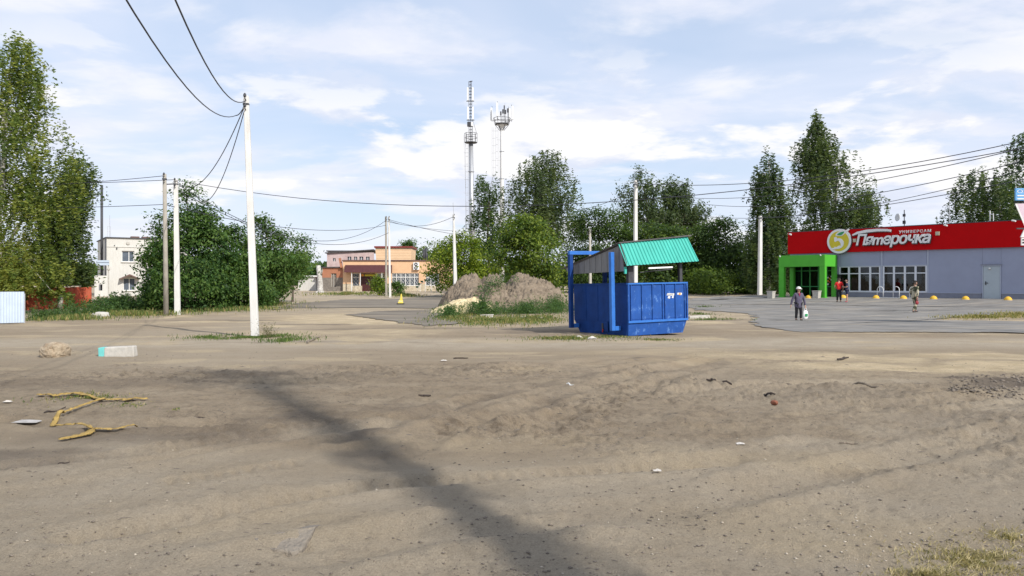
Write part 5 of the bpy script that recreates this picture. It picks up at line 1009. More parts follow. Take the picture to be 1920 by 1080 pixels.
for o in (ops[0], ops[2], ops[3], ops[4]):
    w = box(o[0], o[1], .20, .23, o[2], o[3]).build('window', M['window_dark'], pe); n = max(1, round((o[1]-o[0])/.66)); ww = (o[1]-o[0])/n; zt = o[2]+(o[3]-o[2])*.68; t = .05
    for i in range(n+1): x = o[0]+i*ww; box(x-t, x+t, .08, .17, o[2], o[3]).build('mullion', M['grille'], w)
    for z in (o[2]+.04, zt, o[3]-.04): box(o[0], o[1], .09, .16, z-.05, z+.05).build('rail', M['grille'], w)
    for i in range(n):      # curled grille bars
        xc = o[0]+(i+.5)*ww; mb = MB()
        for s in (-1, 1): mb.tube([(xc+s*ww*(.16+.12*math.sin(a*2.2)), .06, o[2]+.08+(zt-o[2]-.14)*a/6) for a in np.linspace(0, 6, 13)], .022, 4)
        mb.tube([(xc+ww*.22*math.cos(a), .06, (zt+o[3])/2+.2*math.sin(a)) for a in np.linspace(0, 6.28, 11)], .022, 4).build('grille', M['grille'], w)
do = box(ops[1][0]+.1, ops[1][1]-.1, .25, .31, -.02, Z(519.5)).build('door', M['maroon'], pe); xm = (ops[1][0]+ops[1][1])/2
MB().box(xm-.02, xm+.02, .235, .249, 0, Z(520)).build('door_gap', M['black'], do); MB().box(xm-.15, xm-.1, .2, .249, .95, 1.25).box(xm+.1, xm+.15, .2, .249, .95, 1.25).build('handle', M['steel'], do)
box(ops[1][0], ops[1][1], .03, .12, Z(518.8), Z(513)).build('sign_board', M['brown_trim'], pe); box(ops[1][0]+.65, ops[1][1]-.1, .015, .029, Z(518), Z(514.5)).build('sign_print', M['yellow'], pe); box(ops[1][0]+.15, ops[1][0]+.5, .015, .029, Z(518), Z(514.2)).build('sign_print', M['orange_p'], pe)
MB().prism([(-1.25, Z(511)), (-.02, Z(511)), (-.02, Z(497)), (-.25, Z(497))], 0, X(735)-X(648)).build('awning', M['maroon'], pe); aw = [o for o in pe.children if o.name.startswith('awning')][0]; aw.rotation_euler = (0, 0, math.pi/2); aw.location = (X(735), 0, 0)
aw.data.transform(Matrix(((1, 0, 0, 0), (0, 1, 0, 0), (0, 0, 1, 0), (0, 0, 0, 1)))); 
for px in (662, 678, 718, 733): box(X(px)-.05, X(px)+.05, -1.1, -1.0, -.3, Z(511)).build('awning_post', M['grille'], pe)
ac = box(X(775), X(786), -.34, -.045, Z(506), Z(492)).build('air_conditioner', M['white_plastic'], pe, bevel=.02)
for py in (495.7, 502.4):
    MB().prism(disc(.24, X(780), Z(py), 20), -.352, -.342).build('fan', M['black'], ac); MB().prism(disc(.09, X(780), Z(py), 12), -.362, -.353).build('fan_hub', M['white_plastic'], ac)
box(X(668), X(681), -1.5, -.9, -.3, .75).build('porch_wall', M['stone_clad'], pe); box(X(676), X(712), -1.4, -.05, -.4, -.02).build('step', M['concrete'], pe)
# lower wing on the left
xw = X(603); wz = Z(502); wo = (X(619.5), X(629.5), Z(538), Z(512.5))
wall_with(pe, M['brick_red'], xw, -.02, Z(520.5), wz, .5, .85, [(wo[0], wo[1], Z(520.5), wo[3])], 'wing_wall'); wall_with(pe, M['grey_stone'], xw, -.02, -.4, Z(520.5)-.002, .47, .85, [(wo[0], wo[1], wo[2], Z(520.5)-.002)], 'wing_base')
ww_ = box(wo[0], wo[1], .68, .72, wo[2], wo[3]).build('window', M['grey_stone'], pe); MB().box(wo[0]+.3, wo[0]+.36, .6, .67, wo[2], wo[3]).box(wo[0]-.02, wo[0]+.06, .6, .67, wo[2], wo[3]).build('frame', M['concrete'], ww_)
box(xw-.2, -.12, .3, 12, wz+.002, wz+.14).build('wing_roof', M['felt'], pe); box(xw, xw+.35, .853, 12, -.4, wz).build('wing_wall', M['brick_red'], pe); MB().bar((X(640), .2, Z(502)), (X(636), .4, Z(484)), .3).build('chimney', M['brick_red'], pe)
# upper block
uz0, uz1 = RT+.17, Z(461.5); MB().hexa([(X(695),5,uz0-.6),(X(762),5,uz0-.6),(X(762),11,uz0-.6),(X(695),11,uz0-.6),(X(693),5,uz1),(X(764),5,uz1),(X(764),11,uz1),(X(693),11,uz1)]).build('upper_block', M['peach_light'], pe)
for i in range(1, 5): z = uz0+(uz1-uz0)*i/5; box(X(694.5), X(762.5), 4.985, 4.999, z, z+.03).build('siding_joint', M['peach'], pe)
box(X(691), X(766), 4.8, 11.2, uz1+.002, uz1+.24).build('upper_roof', M['red_trim'], pe)
for px, py, r in ((784.5, 464, .17), (789, 460, .24)): MB().tube([(X(px), 8, RT-.2), (X(px), 8, Z(py))], r, 10).build('stove_pipe', M['dark_steel'], pe, True)
# pink building behind
D = 121.0; kb = at(613, D); pk = thing('pink_building', 'old pale pink building with dark slanted roof edge behind the peach one', 'building', kb, .10)
k = F_PX/D; X = lambda px: (px-613)/k; Z = lambda py: CAMZ+(HOR-py)/k-kb[2]; PE_ = X(700)
op = [(X(a), X(b), Z(488+2*(a < 640)), Z(481+3*(a < 640))) for a, b in ((624, 629), (651, 658), (663, 669), (673, 680), (685, 692))]
wall_with(pk, M['pink'], 0, PE_, -.5, Z(473), 0, .4, op)
for o in op: w = box(o[0], o[1], .2, .24, o[2], o[3]).build('window', M['window_dark'], pk); xm = (o[0]+o[1])/2; MB().box(xm-.04, xm+.04, .13, .2, o[2], o[3]).build('frame', M['grille'], w)
MB().hexa([(-.3,-.3,Z(475)),(PE_,-.3,Z(469)),(PE_,12,Z(469)),(-.3,12,Z(475)),(-.3,-.3,Z(473.4)),(PE_,-.3,Z(467)),(PE_,12,Z(467)),(-.3,12,Z(473.4))]).build('roof', M['felt'], pk)
box(0, .4, .403, 12, -.5, Z(476)).build('side_wall', M['pink'], pk); MB().box(-.2, X(640), 3, 11, Z(475), Z(470)).build('roof_house', M['pink'], pk); MB().box(-.5, X(660), 2.8, 11.2, Z(470), Z(468)).build('roof_house_roof', M['felt'], pk)
# shed left of it
sb = at(575, 112); sh = thing('white_shed', 'small pale shed with porch at the left of the peach building', 'shed', sb, .05); k = F_PX/112
box(-1.2, 1.4, 0, 4, -.3, 2.0).build('wall', M['white_brick'], sh); MB().box(1.42, 3.0, .4, 4, -.3, 1.85).build('annex', M['grey_stone'], sh); box(-1.4, 1.6, -.25, 4.2, 2.005, 2.2).build('roof', M['grille'], sh); MB().hexa([(1.3,-.6,1.9),(3.3,-.6,1.7),(3.3,4,1.9),(1.62,4,2.1),(1.3,-.6,2.0),(3.3,-.6,1.8),(3.3,4,2.0),(1.62,4,2.2)]).build('porch_roof', M['maroon'], sh)
for x in (1.6, 2.1, 2.9): box(x, x+.1, -.5, -.4, -.3, 1.75).build('porch_post', M['grille'], sh)
# dead trunk
db = at(600, 97); dt = thing('tree_stump', 'tall pale dead trunk left of the peach building', 'stump', db)
MB().tube([(.05, 0, -.2), (0, 0, .25), (.02, 0, 1.2), (-.1, .02, 2.4), (-.22, 0, 3.45)], [.55, .40, .33, .30, .27], 12).build('trunk', M['birch_bark'], dt, True); MB().tube([(.1, -.1, 2.2), (.32, -.2, 2.75), (.38, -.22, 3.0)], [.12, .09, .05], 7).build('branch_stub', M['birch_bark'], dt, True)
for s in range(5): a = s*1.3; MB().tube([(.2*math.cos(a), .2*math.sin(a), .25), (.75*math.cos(a), .6*math.sin(a), -.1)], [.16, .05], 6).build('root', M['birch_bark'], dt, True)
# arched plant stand with green pots
ab = at(803, 103.5); ar = thing('plant_stand', 'white arched plant stand with dark green pots by the peach building', 'plant stand', ab)
M['pot'] = mat('dark_green_pot', (.02, .10, .065), .5, .2, 4)
for s in range(9):
    a = math.pi*(s+.3)/9.2; x, z = 1.55*math.cos(a), .25+1.35*math.sin(a)
    MB().lathe([(.13, -.14), (.20, .06), (.22, .08), (.17, .10)], 10, (x, -.1, z)).build('pot', M['pot'], ar, True)
MB().tube([(1.45*math.cos(a), 0, .1+1.3*math.sin(a)) for a in np.linspace(0, math.pi, 15)], .045, 6).build('arch', M['grille'], ar, True)
for x in (-1.1, -.4, .4, 1.1): MB().tube([(x, 0, -.15), (x, 0, .1+1.3*math.sqrt(max(.01, 1-(x/1.45)**2)))], .04, 6).build('upright', M['grille'], ar)
# yellow warning marker
yb = G(751, 571); ym = thing('warning_marker', 'small yellow warning marker on black base standing on the road', 'road marker', yb)
M['yellow_p'] = mat('yellow_plastic', (.72, .58, .10), .5, .08)
MB().box(-.27, .27, -.2, .2, -.01, .09).build('base', M['black'], ym, bevel=.02); MB().hexa([(-.2,-.14,.092),(.2,-.14,.092),(.2,.14,.092),(-.2,.14,.092),(-.12,-.08,.34),(.17,-.08,.34),(.17,.08,.34),(-.12,.08,.34)]).build('body', M['yellow_p'], ym, bevel=.02); MB().hexa([(-.05,-.07,.343),(.15,-.07,.343),(.15,.07,.343),(-.05,.07,.343),(.02,-.03,.80),(.10,-.03,.80),(.10,.03,.80),(.02,.03,.80)]).build('top', M['yellow_p'], ym, bevel=.015); MB().box(-.13, .15, -.105, -.09, .2, .27).build('stripe', M['white'], ym)
# ------------------------------------------------------------------ sign pylon cut by the right edge
D = 31.0; gb = at(1950, D); py_ = thing('sign_pylon', 'advertising pylon with blue board cut by the right edge of the photo', 'sign', gb); k = F_PX/D; X = lambda px: (px-1950)/k; Z = lambda p: CAMZ+(HOR-p)/k-gb[2]
M['sign_blue'] = mat('blue_board', (.06, .24, .55), .5, scale=3, col2=(.16, .40, .70), sc3=(.3, 1, 2.5)); M['sign_pink'] = mat('pale_pink_board', (.60, .48, .55), .6, .06, 4)
MB().tube([(0, .12, -.2), (0, .12, Z(350))], .08, 10).build('post', M['steel'], py_, True); bb = box(X(1903), X(2000), -.04, .03, Z(376), Z(353)).build('board', M['sign_blue'], py_, bevel=.006)
text('ОКНА', X(1906), X(1950), Z(362), .13, 'lettering', bb, M['white'], -.042, .004); 
for py in (367, 373): box(X(1906), X(1975), -.05, -.041, Z(py+1.2), Z(py-1)).build('print_line', M['white'], bb)
box(X(1904), X(1999), .035, .08, Z(380), Z(377)).build('board_rail', M['black'], py_); MB().prism([(X(1903), Z(382)), (X(2000), Z(380)), (X(1985), Z(425)), (X(1922), Z(425))], -.03, .02).build('wedge_board', M['sign_pink'], py_)
MB().prism([(X(1902), Z(382)), (X(1905), Z(382)), (X(1923), Z(425)), (X(1920), Z(425))], -.045, -.031).build('wedge_trim', M['paper'], py_); MB().bar((X(1906), 0, Z(428.5)), (X(1990), 0, Z(428.5)), .05).build('bracket', M['dark_steel'], py_); MB().prism([(X(1913), Z(445)), (X(1990), Z(445)), (X(1985), Z(430)), (X(1920), Z(430))], -.03, .02).build('lower_board', M['paper'], py_)
nb = box(X(1914.5), X(1988), -.03, .02, Z(460), Z(446)).build('notice_board', M['paper'], py_); box(X(1916), X(1930), -.04, -.031, Z(451), Z(448.5)).build('print_line', M['black'], nb); box(X(1916), X(1935), -.04, -.031, Z(456.5), Z(453.5)).build('print_line', M['black'], nb)
# ------------------------------------------------------------------ people
def skin_mesh(name, verts, edges, radii, root, material, parent, sub=2, rootv=0):
    me = bpy.data.meshes.new(name); me.from_pydata([tuple(v) for v in verts], edges, []); o = link_mesh(name, me, material, parent)
    md = o.modifiers.new('skin', 'SKIN'); md.use_smooth_shade = True
    if not me.skin_vertices:
        bm = bmesh.new(); bm.from_mesh(me); bm.verts.layers.skin.verify(); bm.to_mesh(me); bm.free()
    for i, sv in enumerate(me.skin_vertices[0].data):
        r = radii[i]; sv.radius = r if isinstance(r, tuple) else (r, r); sv.use_root = (i == rootv)
    s = o.modifiers.new('sub', 'SUBSURF'); s.levels = sub; s.render_levels = sub
    return o
class Sk:
    def __init__(s): s.v = []; s.e = []; s.r = []
    def p(s, co, r, par=None):
        s.v.append(Vector(co)); s.r.append(r); i = len(s.v)-1
        if par is not None: s.e.append((par, i))
        return i
    def make(s, name, m, parent, sub=2, root=0): return skin_mesh(name, s.v, s.e, s.r, root, m, parent, sub, root)
M['skin'] = mat('skin', (.46, .27, .19), .6, .06, 12); M['hair'] = mat('dark_hair', (.025, .018, .014), .6, .2, 20); M['cap_white'] = mat('white_cap', (.72, .71, .68), .8, .05)
M['jacket'] = mat('purple_grey_jacket', (.095, .085, .13), .9, .16, 9, bump=.01); M['trouser'] = mat('black_trousers', (.016, .016, .019), .9, .2, 8); M['crimson'] = mat('crimson_top', (.28, .02, .07), .8, .1)
M['shirt_red'] = mat('red_shirt', (.62, .02, .018), .8, .08, 8, bump=.006); M['navy'] = mat('navy_clothes', (.016, .022, .06), .9, .2, 8); M['shoe'] = mat('dark_shoe', (.03, .028, .028), .6, .2); M['shoe_white'] = mat('white_shoe', (.66, .66, .66), .6, .05); M['shoe_pink'] = mat('red_shoe', (.40, .09, .11), .6, .1)
M['camo'] = mat('camouflage', (.05, .055, .03), .9, scale=5.5, col2=(.42, .38, .28), detail=1, bump=.006); _cr = [n_ for n_ in M['camo'].node_tree.nodes if n_.type == 'VALTORGB'][0].color_ramp; _cr.elements[0].position = .47; _cr.elements[1].position = .53; M['bag_red'] = mat('dark_red_bag', (.26, .03, .04), .7, .15, 8); M['bag_white'] = mat('white_bag', (.78, .78, .77), .5, .05, 6, bump=.01); M['eye'] = mat('eye', (.02, .02, .02), .3, .1)
def person(label, base, heading, h, arms, legs, lean=(0, 0), fat=1.0, head_turn=0.0, top='jacket', top_len=.50, sleeves='long', low='trouser', shorts=False, shoe='shoe', hair='hair', cap=None, collar=None):
    """local frame: +Y is the facing direction. arms: [(elbow),(wrist)] per side, legs: [(knee),(ankle)] per side, as fractions of height"""
    o = thing('person', label, 'person', base, heading); H = lambda x, y, z: Vector((x*h, y*h, z*h)); b = Sk(); lx, ly = lean
    pel = b.p(H(0, 0, .52), (.085*h*fat, .065*h*fat)); sp = b.p(H(lx*.4, ly*.4, .62), (.078*h*fat, .06*h*fat), pel); ch = b.p(H(lx*.8, ly*.8, .73), (.088*h*fat, .06*h*fat), sp); nk0 = b.p(H(lx, ly, .80), (.05*h, .042*h), ch); nk = b.p(H(lx, ly+.006, .85), .030*h, nk0)
    ct, stn = math.cos(head_turn), math.sin(head_turn); hc = H(lx, ly+.012, .925); hv = lambda x, y, z: hc+Vector((x*ct-y*stn, x*stn+y*ct, z))*h
    j = b.p(hv(0, .010, -.045), .040*h, nk); md = b.p(hv(0, 0, .005), (.049*h, .054*h), j); tp = b.p(hv(0, -.006, .05), .036*h, md)
    b.p(hv(0, .072, -.008), .009*h, md); b.p(hv(.053, 0, -.005), .010*h, md); b.p(hv(-.053, 0, -.005), .010*h, md)
    J = []; K = []
    for s, (el, wr) in zip((-1, 1), arms):
        shd = b.p(H(s*.105+lx, ly, .79), .036*h, ch); e = b.p(H(*el), .026*h, shd); w = b.p(H(*wr), .017*h, e); d = (Vector(wr)-Vector(el)).normalized(); hand = b.p(H(*wr)+d*.04*h, (.020*h, .012*h), w)
        sd = Vector((-d.y, d.x, 0)); sd = sd.normalized() if sd.length > .1 else Vector((0, 1, 0))
        for f in range(4): q = b.p(H(*wr)+d*(.075-.004*abs(f-1.5))*h+sd*(f-1.5)*.011*h, .0058*h, hand); b.p(H(*wr)+d*(.102-.007*abs(f-1.3))*h+sd*(f-1.5)*.012*h+Vector((0, .006*h, 0)), .0048*h, q)
        q = b.p(H(*wr)+d*.035*h+sd*.030*h, .0065*h, w); b.p(H(*wr)+d*.062*h+sd*.034*h, .005*h, q); J.append((shd, e, w))
    for s, (kn, an, toe) in zip((-1, 1), legs):
        hp_ = b.p(H(s*.05, 0, .50), .055*h*fat, pel); k_ = b.p(H(*kn), .035*h, hp_); a = b.p(H(*an), .022*h, k_); b.p(H(*toe), .020*h, a); K.append((hp_, k_, a, H(*toe)))
    b.make('body', M['skin'], o)
    # top garment
    g = Sk(); gp_ = g.p(H(0, 0, top_len), (.108*h*fat, .090*h*fat)); gs = g.p(H(lx*.4, ly*.4, .62), (.092*h*fat, .072*h*fat), gp_); gc = g.p(H(lx*.8, ly*.8, .735), (.098*h*fat, .068*h*fat), gs); g.p(H(lx, ly, .815), (.052*h, .046*h), gc)
    for (shd, e, w), s in zip(J, (-1, 1)):
        a0 = g.p(b.v[shd], .047*h, gc); e_ = b.v[e]; w_ = b.v[w]
        if sleeves == 'long': a1 = g.p(e_, .036*h, a0); g.p(w_, .028*h, a1)
        else: g.p(b.v[shd].lerp(e_, .72), .040*h, a0)
    g.make('top', M[top], o)
    t = Sk(); p0 = t.p(H(0, 0, .525), (.076*h*fat, .058*h*fat))
    for hp_, k_, a, toe in K:
        q = t.p(b.v[hp_], .056*h*fat, p0); k2 = t.p(b.v[k_] if not shorts else b.v[hp_].lerp(b.v[k_], .8), .046*h if not shorts else .055*h, q)
        if not shorts: t.p(b.v[a]+Vector((0, 0, .012*h)), .036*h, k2)
    t.make('shorts' if shorts else 'trousers', M[low], o)
    for hp_, k_, a, toe in K: f = Sk(); i = f.p(b.v[a]+Vector((0, -.012*h, -.012*h)), (.036*h, .032*h)); jn = f.p(b.v[a].lerp(toe, .5)+Vector((0, 0, -.008*h)), (.036*h, .028*h), i); f.p(toe+Vector((0, .01*h, 0)), (.032*h, .024*h), jn); f.make('shoe', M[shoe], o)
    f = Sk(); i = f.p(hv(0, -.016, .022), (.053*h, .050*h)); jn = f.p(hv(0, -.010, .056), (.043*h, .046*h), i); f.p(hv(0, -.034, -.012), .034*h, i); f.make('hair', M[hair], o)
    if cap: cpo = MB().lathe([(.074*h*math.cos(a), .072*h*math.sin(a)) for a in np.linspace(0, 1.5, 8)], 16, hv(0, -.004, .018)).build('cap', M[cap], o, True); MB().hexa([tuple(hv(x, y, z)) for x, y, z in ((-.045, .045, .022), (.045, .045, .022), (.035, .098, .012), (-.035, .098, .012), (-.045, .045, .030), (.045, .045, .030), (.035, .098, .018), (-.035, .098, .018))]).build('visor', M[cap], cpo)
    for s in (-1, 1): MB().lathe([(.002*h, -.006*h), (.006*h, 0), (.002*h, .006*h)], 6, hv(s*.020, .050, .008)).build('eye', M['eye'], o)
    MB().box(-.014*h, .014*h, -.003*h, .003*h, -.002*h, .002*h).build('mouth', M['crimson'], o).location = hv(0, .050, -.034)
    if collar: MB().prism([(-.035*h, .82*h), (.035*h, .82*h), (0, .72*h)], .072*h, .080*h).build('collar', M[collar], o)
    return o, b, J
def stand(s=1.0): return [((-.06, 0, .28), (-.065, -.01, .045), (-.075, .075, .018)), ((.06, 0, .28), (.065, -.01, .045), (.075, .075, .018))]
# woman with shopping bag, walking towards the camera
wb = at(1497, 35.7); wb.z = gz1(wb.x, wb.y)+.0
wo_, wbk, wj = person('woman in white cap and purple grey jacket carrying a white bag', wb, math.radians(186), 1.56, [((-.185, -.005, .60), (-.20, .02, .455)), ((.185, -.02, .60), (.215, -.03, .465))],
    [((-.055, .05, .29), (-.05, .05, .05), (-.06, .135, .022)), ((.055, .0, .28), (.05, -.05, .045), (.055, .03, .016))], (0, .01), 1.22, .5, 'jacket', .345, 'long', 'trouser', hair='hair', cap='cap_white', collar='crimson')
def hand_world(o, b, J, i): bpy.context.view_layer.update(); return o.matrix_world @ (b.v[J[i][2]]+(b.v[J[i][2]]-b.v[J[i][1]]).normalized()*.09)
def carry_bag(label, o, b, J, i, m, w, hgt, print_=None):
    p = hand_world(o, b, J, i); bg_ = thing('carrier_bag', label, 'bag', p, .3); f = [(-w*.42, -.05, -hgt), (w*.42, -.05, -hgt), (w*.42, .05, -hgt), (-w*.42, .05, -hgt), (-w*.5, -.07, -hgt*.5), (w*.5, -.07, -hgt*.5), (w*.5, .07, -hgt*.5), (-w*.5, .07, -hgt*.5), (-w*.28, -.02, -.12), (w*.28, -.02, -.12), (w*.28, .02, -.12), (-w*.28, .02, -.12)]
    mb = MB().add(f, [(0, 3, 2, 1), (0, 1, 5, 4), (1, 2, 6, 5), (2, 3, 7, 6), (3, 0, 4, 7), (4, 5, 9, 8), (5, 6, 10, 9), (6, 7, 11, 10), (7, 4, 8, 11), (8, 9, 10, 11)]); q = mb.build('bag_body', m, bg_, True); q.modifiers.new('s', 'SUBSURF').render_levels = 2
    for s in (-1, 1): MB().tube([(-w*.22, s*.015, -.13), (-.015, s*.012, 0), (.015, s*.012, 0), (w*.22, s*.015, -.13)], .008, 5).build('handle', m, bg_)
    if print_: box(-w*.2, w*.2, -.075, -.068, -hgt*.72, -hgt*.5).build('print', M[print_], bg_)
carry_bag('white carrier bag held by the woman in the white cap', wo_, wbk, wj, 0, M['bag_white'], .34, .58, 'leafgreen')
# man in red, seen from behind
p = at(1573, 54.0); p.z = gz1(p.x, p.y)
person('man in red shirt and black trousers standing by the porch', p, math.radians(-20), 1.70, [((-.16, -.01, .63), (-.12, .09, .58)), ((.165, -.01, .62), (.15, .05, .50))], stand(), (0, 0), 1.05, -.2, 'shirt_red', .43, 'short', 'trouser')
p = at(1588, 53.6); p.z = gz1(p.x, p.y)
person('person in navy top and shorts facing the man in red', p, math.radians(70), 1.62, [((-.15, .01, .64), (-.06, .12, .66)), ((.15, .01, .64), (.07, .12, .63))], stand(), (0, 0), .95, .2, 'navy', .43, 'short', 'navy', True, 'shoe_pink')
p = at(1714.5, 42.0); p.z = gz1(p.x, p.y)
cm, cb_, cj = person('man in camouflage clothing walking right with a dark red bag', p, math.radians(-75), 1.74, [((-.17, .0, .63), (-.17, .10, .52)), ((.17, -.03, .63), (.18, -.06, .49))],
    [((-.05, .07, .29), (-.05, .09, .05), (-.055, .175, .022)), ((.05, .02, .28), (.05, -.10, .055), (.055, -.02, .016))], (0, .02), 1.0, .1, 'camo', .41, 'long', 'camo', shoe='shoe')
carry_bag('small dark red bag in the hand of the camouflaged man', cm, cb_, cj, 1, M['bag_red'], .24, .34)
# ------------------------------------------------------------------ blocks, rags and litter on the dirt
def rock(name, label, cat, p, sx, sy, sz, m, seed, sub=3):
    bm = bmesh.new(); bmesh.ops.create_icosphere(bm, subdivisions=sub, radius=1); r = np.random.default_rng(seed); off = r.random(3)*50
    for v in bm.verts:
        c = v.co.copy(); n = .70+.08*abs(float(vnoise(np.array([c.x*4+off[2]]), np.array([c.y*4+c.z*5]), seed)[0])-.5)*2+.45*float(fbm(np.array([c.x*1.1+off[0]+c.z]), np.array([c.y*1.1+off[1]-c.z*.7]), 4, seed)[0]); q = Vector([math.copysign(abs(t)**.72, t) for t in c])*n; v.co = Vector((q.x*sx, q.y*sy, q.z*sz))
    me = bpy.data.meshes.new(name); bm.to_mesh(me); bm.free(); o = link_mesh(name, me, m, None); o.location = p; o.rotation_euler = (0, 0, seed*.7); return tag(o, label, cat)
M['limestone'] = mat('limestone', (.24, .175, .11), .95, scale=3.2, col2=(.52, .44, .33), bump=.08, bscale=9, dirt=.7, dirtcol=(.22, .16, .10))
q = G(92, 671); rock('boulder', 'rough tan boulder at left, beside the painted kerb block', 'boulder', (q.x, q.y+.25, .13), .33, .29, .235, M['limestone'], 2, 4)
q = G(216, 669); kb_ = thing('concrete_block', 'grey concrete block with turquoise painted end near the boulder', 'block', (q.x, q.y+.15, gz1(q.x, q.y)-.02), .12); kb_.scale = (.85, .85, .85); M['turq_paint'] = mat('turquoise_paint', (.14, .48, .46), .8, .1, 5, dirt=.2, dirtcol=(.3, .4, .38))
MB().hexa([(-.33,-.15,0),(.46,-.15,0),(.46,.17,0),(-.33,.17,0),(-.33,-.13,.28),(.44,-.12,.31),(.44,.15,.31),(-.33,.15,.28)]).build('body', M['concrete'], kb_, bevel=.03); MB().hexa([(-.47,-.16,0),(-.325,-.152,0),(-.325,.172,0),(-.47,.17,0),(-.49,-.13,.27),(-.325,-.132,.283),(-.325,.152,.283),(-.49,.15,.27)]).build('painted_end', M['turq_paint'], kb_, bevel=.02)
q = G(188, 597); rock('concrete_block', 'pale weathered block at the edge of the weeds below the white house', 'block', (q.x, q.y, q.z+.12), .42, .3, .22, M['concrete'], 5)
M['rag'] = mat('ochre_rag', (.36, .245, .075), .95, .35, 7, bump=.03, bscale=30, dirt=.4, dirtcol=(.24, .18, .10))
def rag(label, pts, wd, seed, ht=.032, lift=.02):
    r = np.random.default_rng(seed); P = [G(a, b) for a, b in pts]; path = []
    for i in range(len(P)-1):
        for t in np.linspace(0, 1, 14, endpoint=False): path.append(P[i].lerp(P[i+1], t))
    path.append(P[-1]); vs_ = []; fs = []; n = 10; m = len(path)
    for i, p in enumerate(path):
        d = (path[min(i+1, m-1)]-path[max(i-1, 0)]).normalized(); s = Vector((-d.y, d.x, 0)); t = i/(m-1); w = np.interp(t, np.linspace(0, 1, len(wd)), wd)*(.8+.45*float(vnoise(np.array([i*.45]), np.array([seed*3.1]), seed)[0])); g0 = float(np.max(gz(p.x+np.array([0, .05, -.05, 0, 0]), p.y+np.array([0, 0, 0, .06, -.06])))); w = w*(.15 if i in (0, m-1) else 1)
        for k in range(n):
            a = 2*math.pi*k/n; fr_ = .55+.9*r.random(); vs_.append((p.x+s.x*w*.5*math.cos(a)*fr_, p.y+s.y*w*.5*math.cos(a)*fr_, g0+lift+max(0, math.sin(a))*ht*fr_*(w/.12)**.5))
    for i in range(m-1):
        for k in range(n): fs.append((i*n+k, i*n+(k+1) % n, (i+1)*n+(k+1) % n, (i+1)*n+k))
    fs.append(tuple(range(n))[::-1]); fs.append(tuple((m-1)*n+k for k in range(n))); o = MB().add(vs_, fs).build('rag_strip', M['rag'], None, True); tag(o, label, 'rag')
rag('ochre insulation strip, upper horizontal one on the dirt at left', [(68,747),(105,748),(140,745),(190,754),(225,754),(278,752)], [.05, .08, .16, .06, .07, .15, .07], 1, .016)
rag('ochre insulation strip bent like a hook below the upper strip', [(198,754),(150,767),(120,780),(98,797),(108,801),(145,806),(172,814)], [.05, .045, .05, .055, .05, .05, .045], 2, .02, .04)
rag('ochre insulation strip, lowest one on the dirt at left', [(110,831),(150,822),(175,813),(220,813),(268,803)], [.06, .11, .08, .05, .03], 3, .016)
def slab():
    q = [G(a, b) for a, b in ((474,1026),(500,1029),(515,1032),(532,1029),(548,1031),(566,1026),(580,1016),(592,1004),(606,990),(580,993),(548,1002),(510,1014))]; z = .0
    top = [(p.x, p.y, gz1(p.x, p.y)+.006+.02*(i in (2, 3, 4, 5, 6))) for i, p in enumerate(q)]; bot = [(p.x, p.y-.015, gz1(p.x, p.y)-.06) for p in q]; n = len(q)
    o = MB().add(top+bot, [tuple(range(n))]+[(i, (i+1) % n, (i+1) % n+n, i+n) for i in range(n)]).build('concrete_slab', M['concrete_slab'], None, False, .012); tag(o, 'flat grey concrete slab edge showing through the dirt in the foreground', 'slab')
M['concrete_slab'] = mat('dusty_concrete', (.20, .175, .145), .95, .15, 9, bump=.03, dirt=.8, dirtcol=(.29, .24, .175)); slab()
M['dusty_paper'] = mat('dusty_paper', (.50, .47, .43), .8, .12, 9); M['film'] = mat('dusty_plastic_film', (.40, .38, .36), .4, .2, 12); M['dark_wood'] = mat('dark_wood', (.055, .042, .035), .9, .3, 9, bump=.01); M['grey_wood'] = mat('grey_wood', (.20, .165, .125), .9, .25, 9, bump=.01); M['brick'] = mat('broken_brick', (.22, .085, .05), .9, .25, 8, bump=.01)
def stick(label, a, b, r0_, m='dark_wood', flat=.6, name='stick', cat='stick', seed=0, wob=.8):
    r = r0_*.62; A, B = G(*a), G(*b); rr = np.random.default_rng(seed); P = []
    for t in np.linspace(0, 1, 6): p = A.lerp(B, t); p.x += rr.normal()*r*wob; p.y += rr.normal()*r*wob; p.z = gz1(p.x, p.y)+r*.6+abs(rr.normal())*r*.4; P.append(p)
    tag(MB().tube(P, [r*.6, r, r*.9, r, r*.8, r*.5], 6).build(name, M[m], None, False), label, cat)
stick('long thin plank lying on the dirt at right below the sand strip', (1586,719), (1648,727), .035, 'grey_wood', name='plank', cat='plank', seed=1, wob=.08)
stick('dark stick left of the ochre hook strip', (83,775), (123,765), .022, seed=2); stick('dark stick in the shadow at the centre foreground', (728,910), (760,907), .014, seed=3); stick('forked twig end beside the dark stick in the shadow', (762,908), (777,902), .011, seed=4)
stick('short black strip on the dirt at centre left of the ruts', (787,745), (811,744), .03, seed=5); stick('dark curved strip of bark beside the broken brick', (1432,747), (1452,751), .035, seed=6); stick('thin twig below the blue booth near the road', (850,673), (877,672), .03, seed=7)
stick('brown twig on the smooth dirt at right', (1575,830), (1608,832), .016, 'grey_wood', seed=8); stick('dark strip on the sand strip at right', (1572,676), (1590,672), .05, seed=9); stick('black scrap on the dirt, upper one left of the plank', (1326,718), (1345,719), .035, seed=10)
stick('dark scrap on the dirt just right of the upper black scrap', (1356,723), (1372,725), .035, seed=11); stick('greenish black rag scrap left of the plank', (1460,721), (1480,725), .05, seed=12); stick('thin dark twig below the ochre strips', (105,868), (132,864), .014, seed=13)
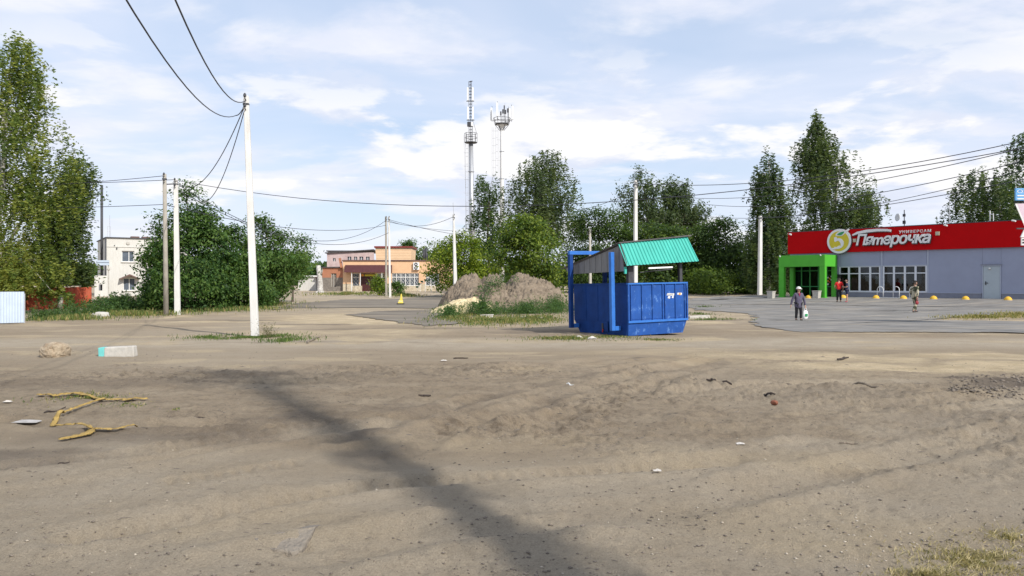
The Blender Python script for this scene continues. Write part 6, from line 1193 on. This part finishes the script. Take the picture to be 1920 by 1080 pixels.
stick('thin twig right of the white scrap at left', (352,787), (385,786), .016, seed=14); stick('small dark twig at the lower left foreground', (566,943), (584,938), .008, seed=15); stick('pale sliver on the dirt below the booth', (1063,724), (1075,726), .022, 'paper', seed=16); stick('curly root beside the turf patch of the nearest pole', (575,646), (600,634), .06, 'grey_wood', name='root', cat='root', seed=17)
q = G(1452,762); rock('brick', 'broken orange brick lying on the dirt at right', 'brick', (q.x, q.y, gz1(q.x, q.y)+.035), .055, .04, .035, M['brick'], 8, 2)
def scrap(label, px, py, s, seed, m='dusty_paper', lift=.45, name='paper_scrap', cat='litter'):
    q = G(px, py); r = np.random.default_rng(seed); n = 6; g0 = gz1(q.x, q.y); vs_ = [(q.x+(i/(n-1)-.5)*s*1.4, q.y+(j/(n-1)-.5)*s, g0+.01+s*lift*r.random()*(1-.8*max(abs(i-2.5), abs(j-2.5))/2.5)+.004) for i in range(n) for j in range(n)]
    o = MB().add(vs_, [(i*n+j, (i+1)*n+j, (i+1)*n+j+1, i*n+j+1) for i in range(n-1) for j in range(n-1)]).build(name, M[m]); o.modifiers.new('s', 'SOLIDIFY').thickness = .004; tag(o, label, cat)
scrap('crumpled white paper scrap on the dirt right of the ochre strips', 314, 800, .07, 1); scrap('small white chunk on the dirt at lower right', 1388, 839, .06, 2); scrap('white scrap on the turf before the blue booth', 1110, 636, .2, 3); scrap('grey plastic film left of the ochre hook strip', 55, 788, .22, 4, 'film', .06); scrap('white scrap at the left edge above the film', 14, 758, .07, 5)
scrap('pale scrap in the turf before the soil heap', 922, 597, .35, 6); scrap('white scrap on the dirt below the booth left of the twig', 832, 678, .09, 7); scrap('tiny white scrap in the centre foreground', 1232, 894, .05, 8); scrap('white scrap in the dry grass corner', 1842, 1048, .035, 9); scrap('pale scrap on turf left of the booth corner', 1086, 635, .22, 10)
def kerb(label, a, b, w=.2): A, B = G(*a), G(*b); tag(MB().bar(A+Vector((0, 0, .03)), B+Vector((0, 0, .05)), w, .16).build('kerb_stone', M['concrete'], None, False, .02), label, 'kerb')
kerb('pale concrete kerb stone in the weeds left of the booth', (978, 598), (1016, 600)); kerb('pale kerb stone lying in front of the soil heap weeds', (900, 594), (926, 594)); kerb('broken pale kerb right of the blue booth', (1290, 597), (1328, 596), .3)
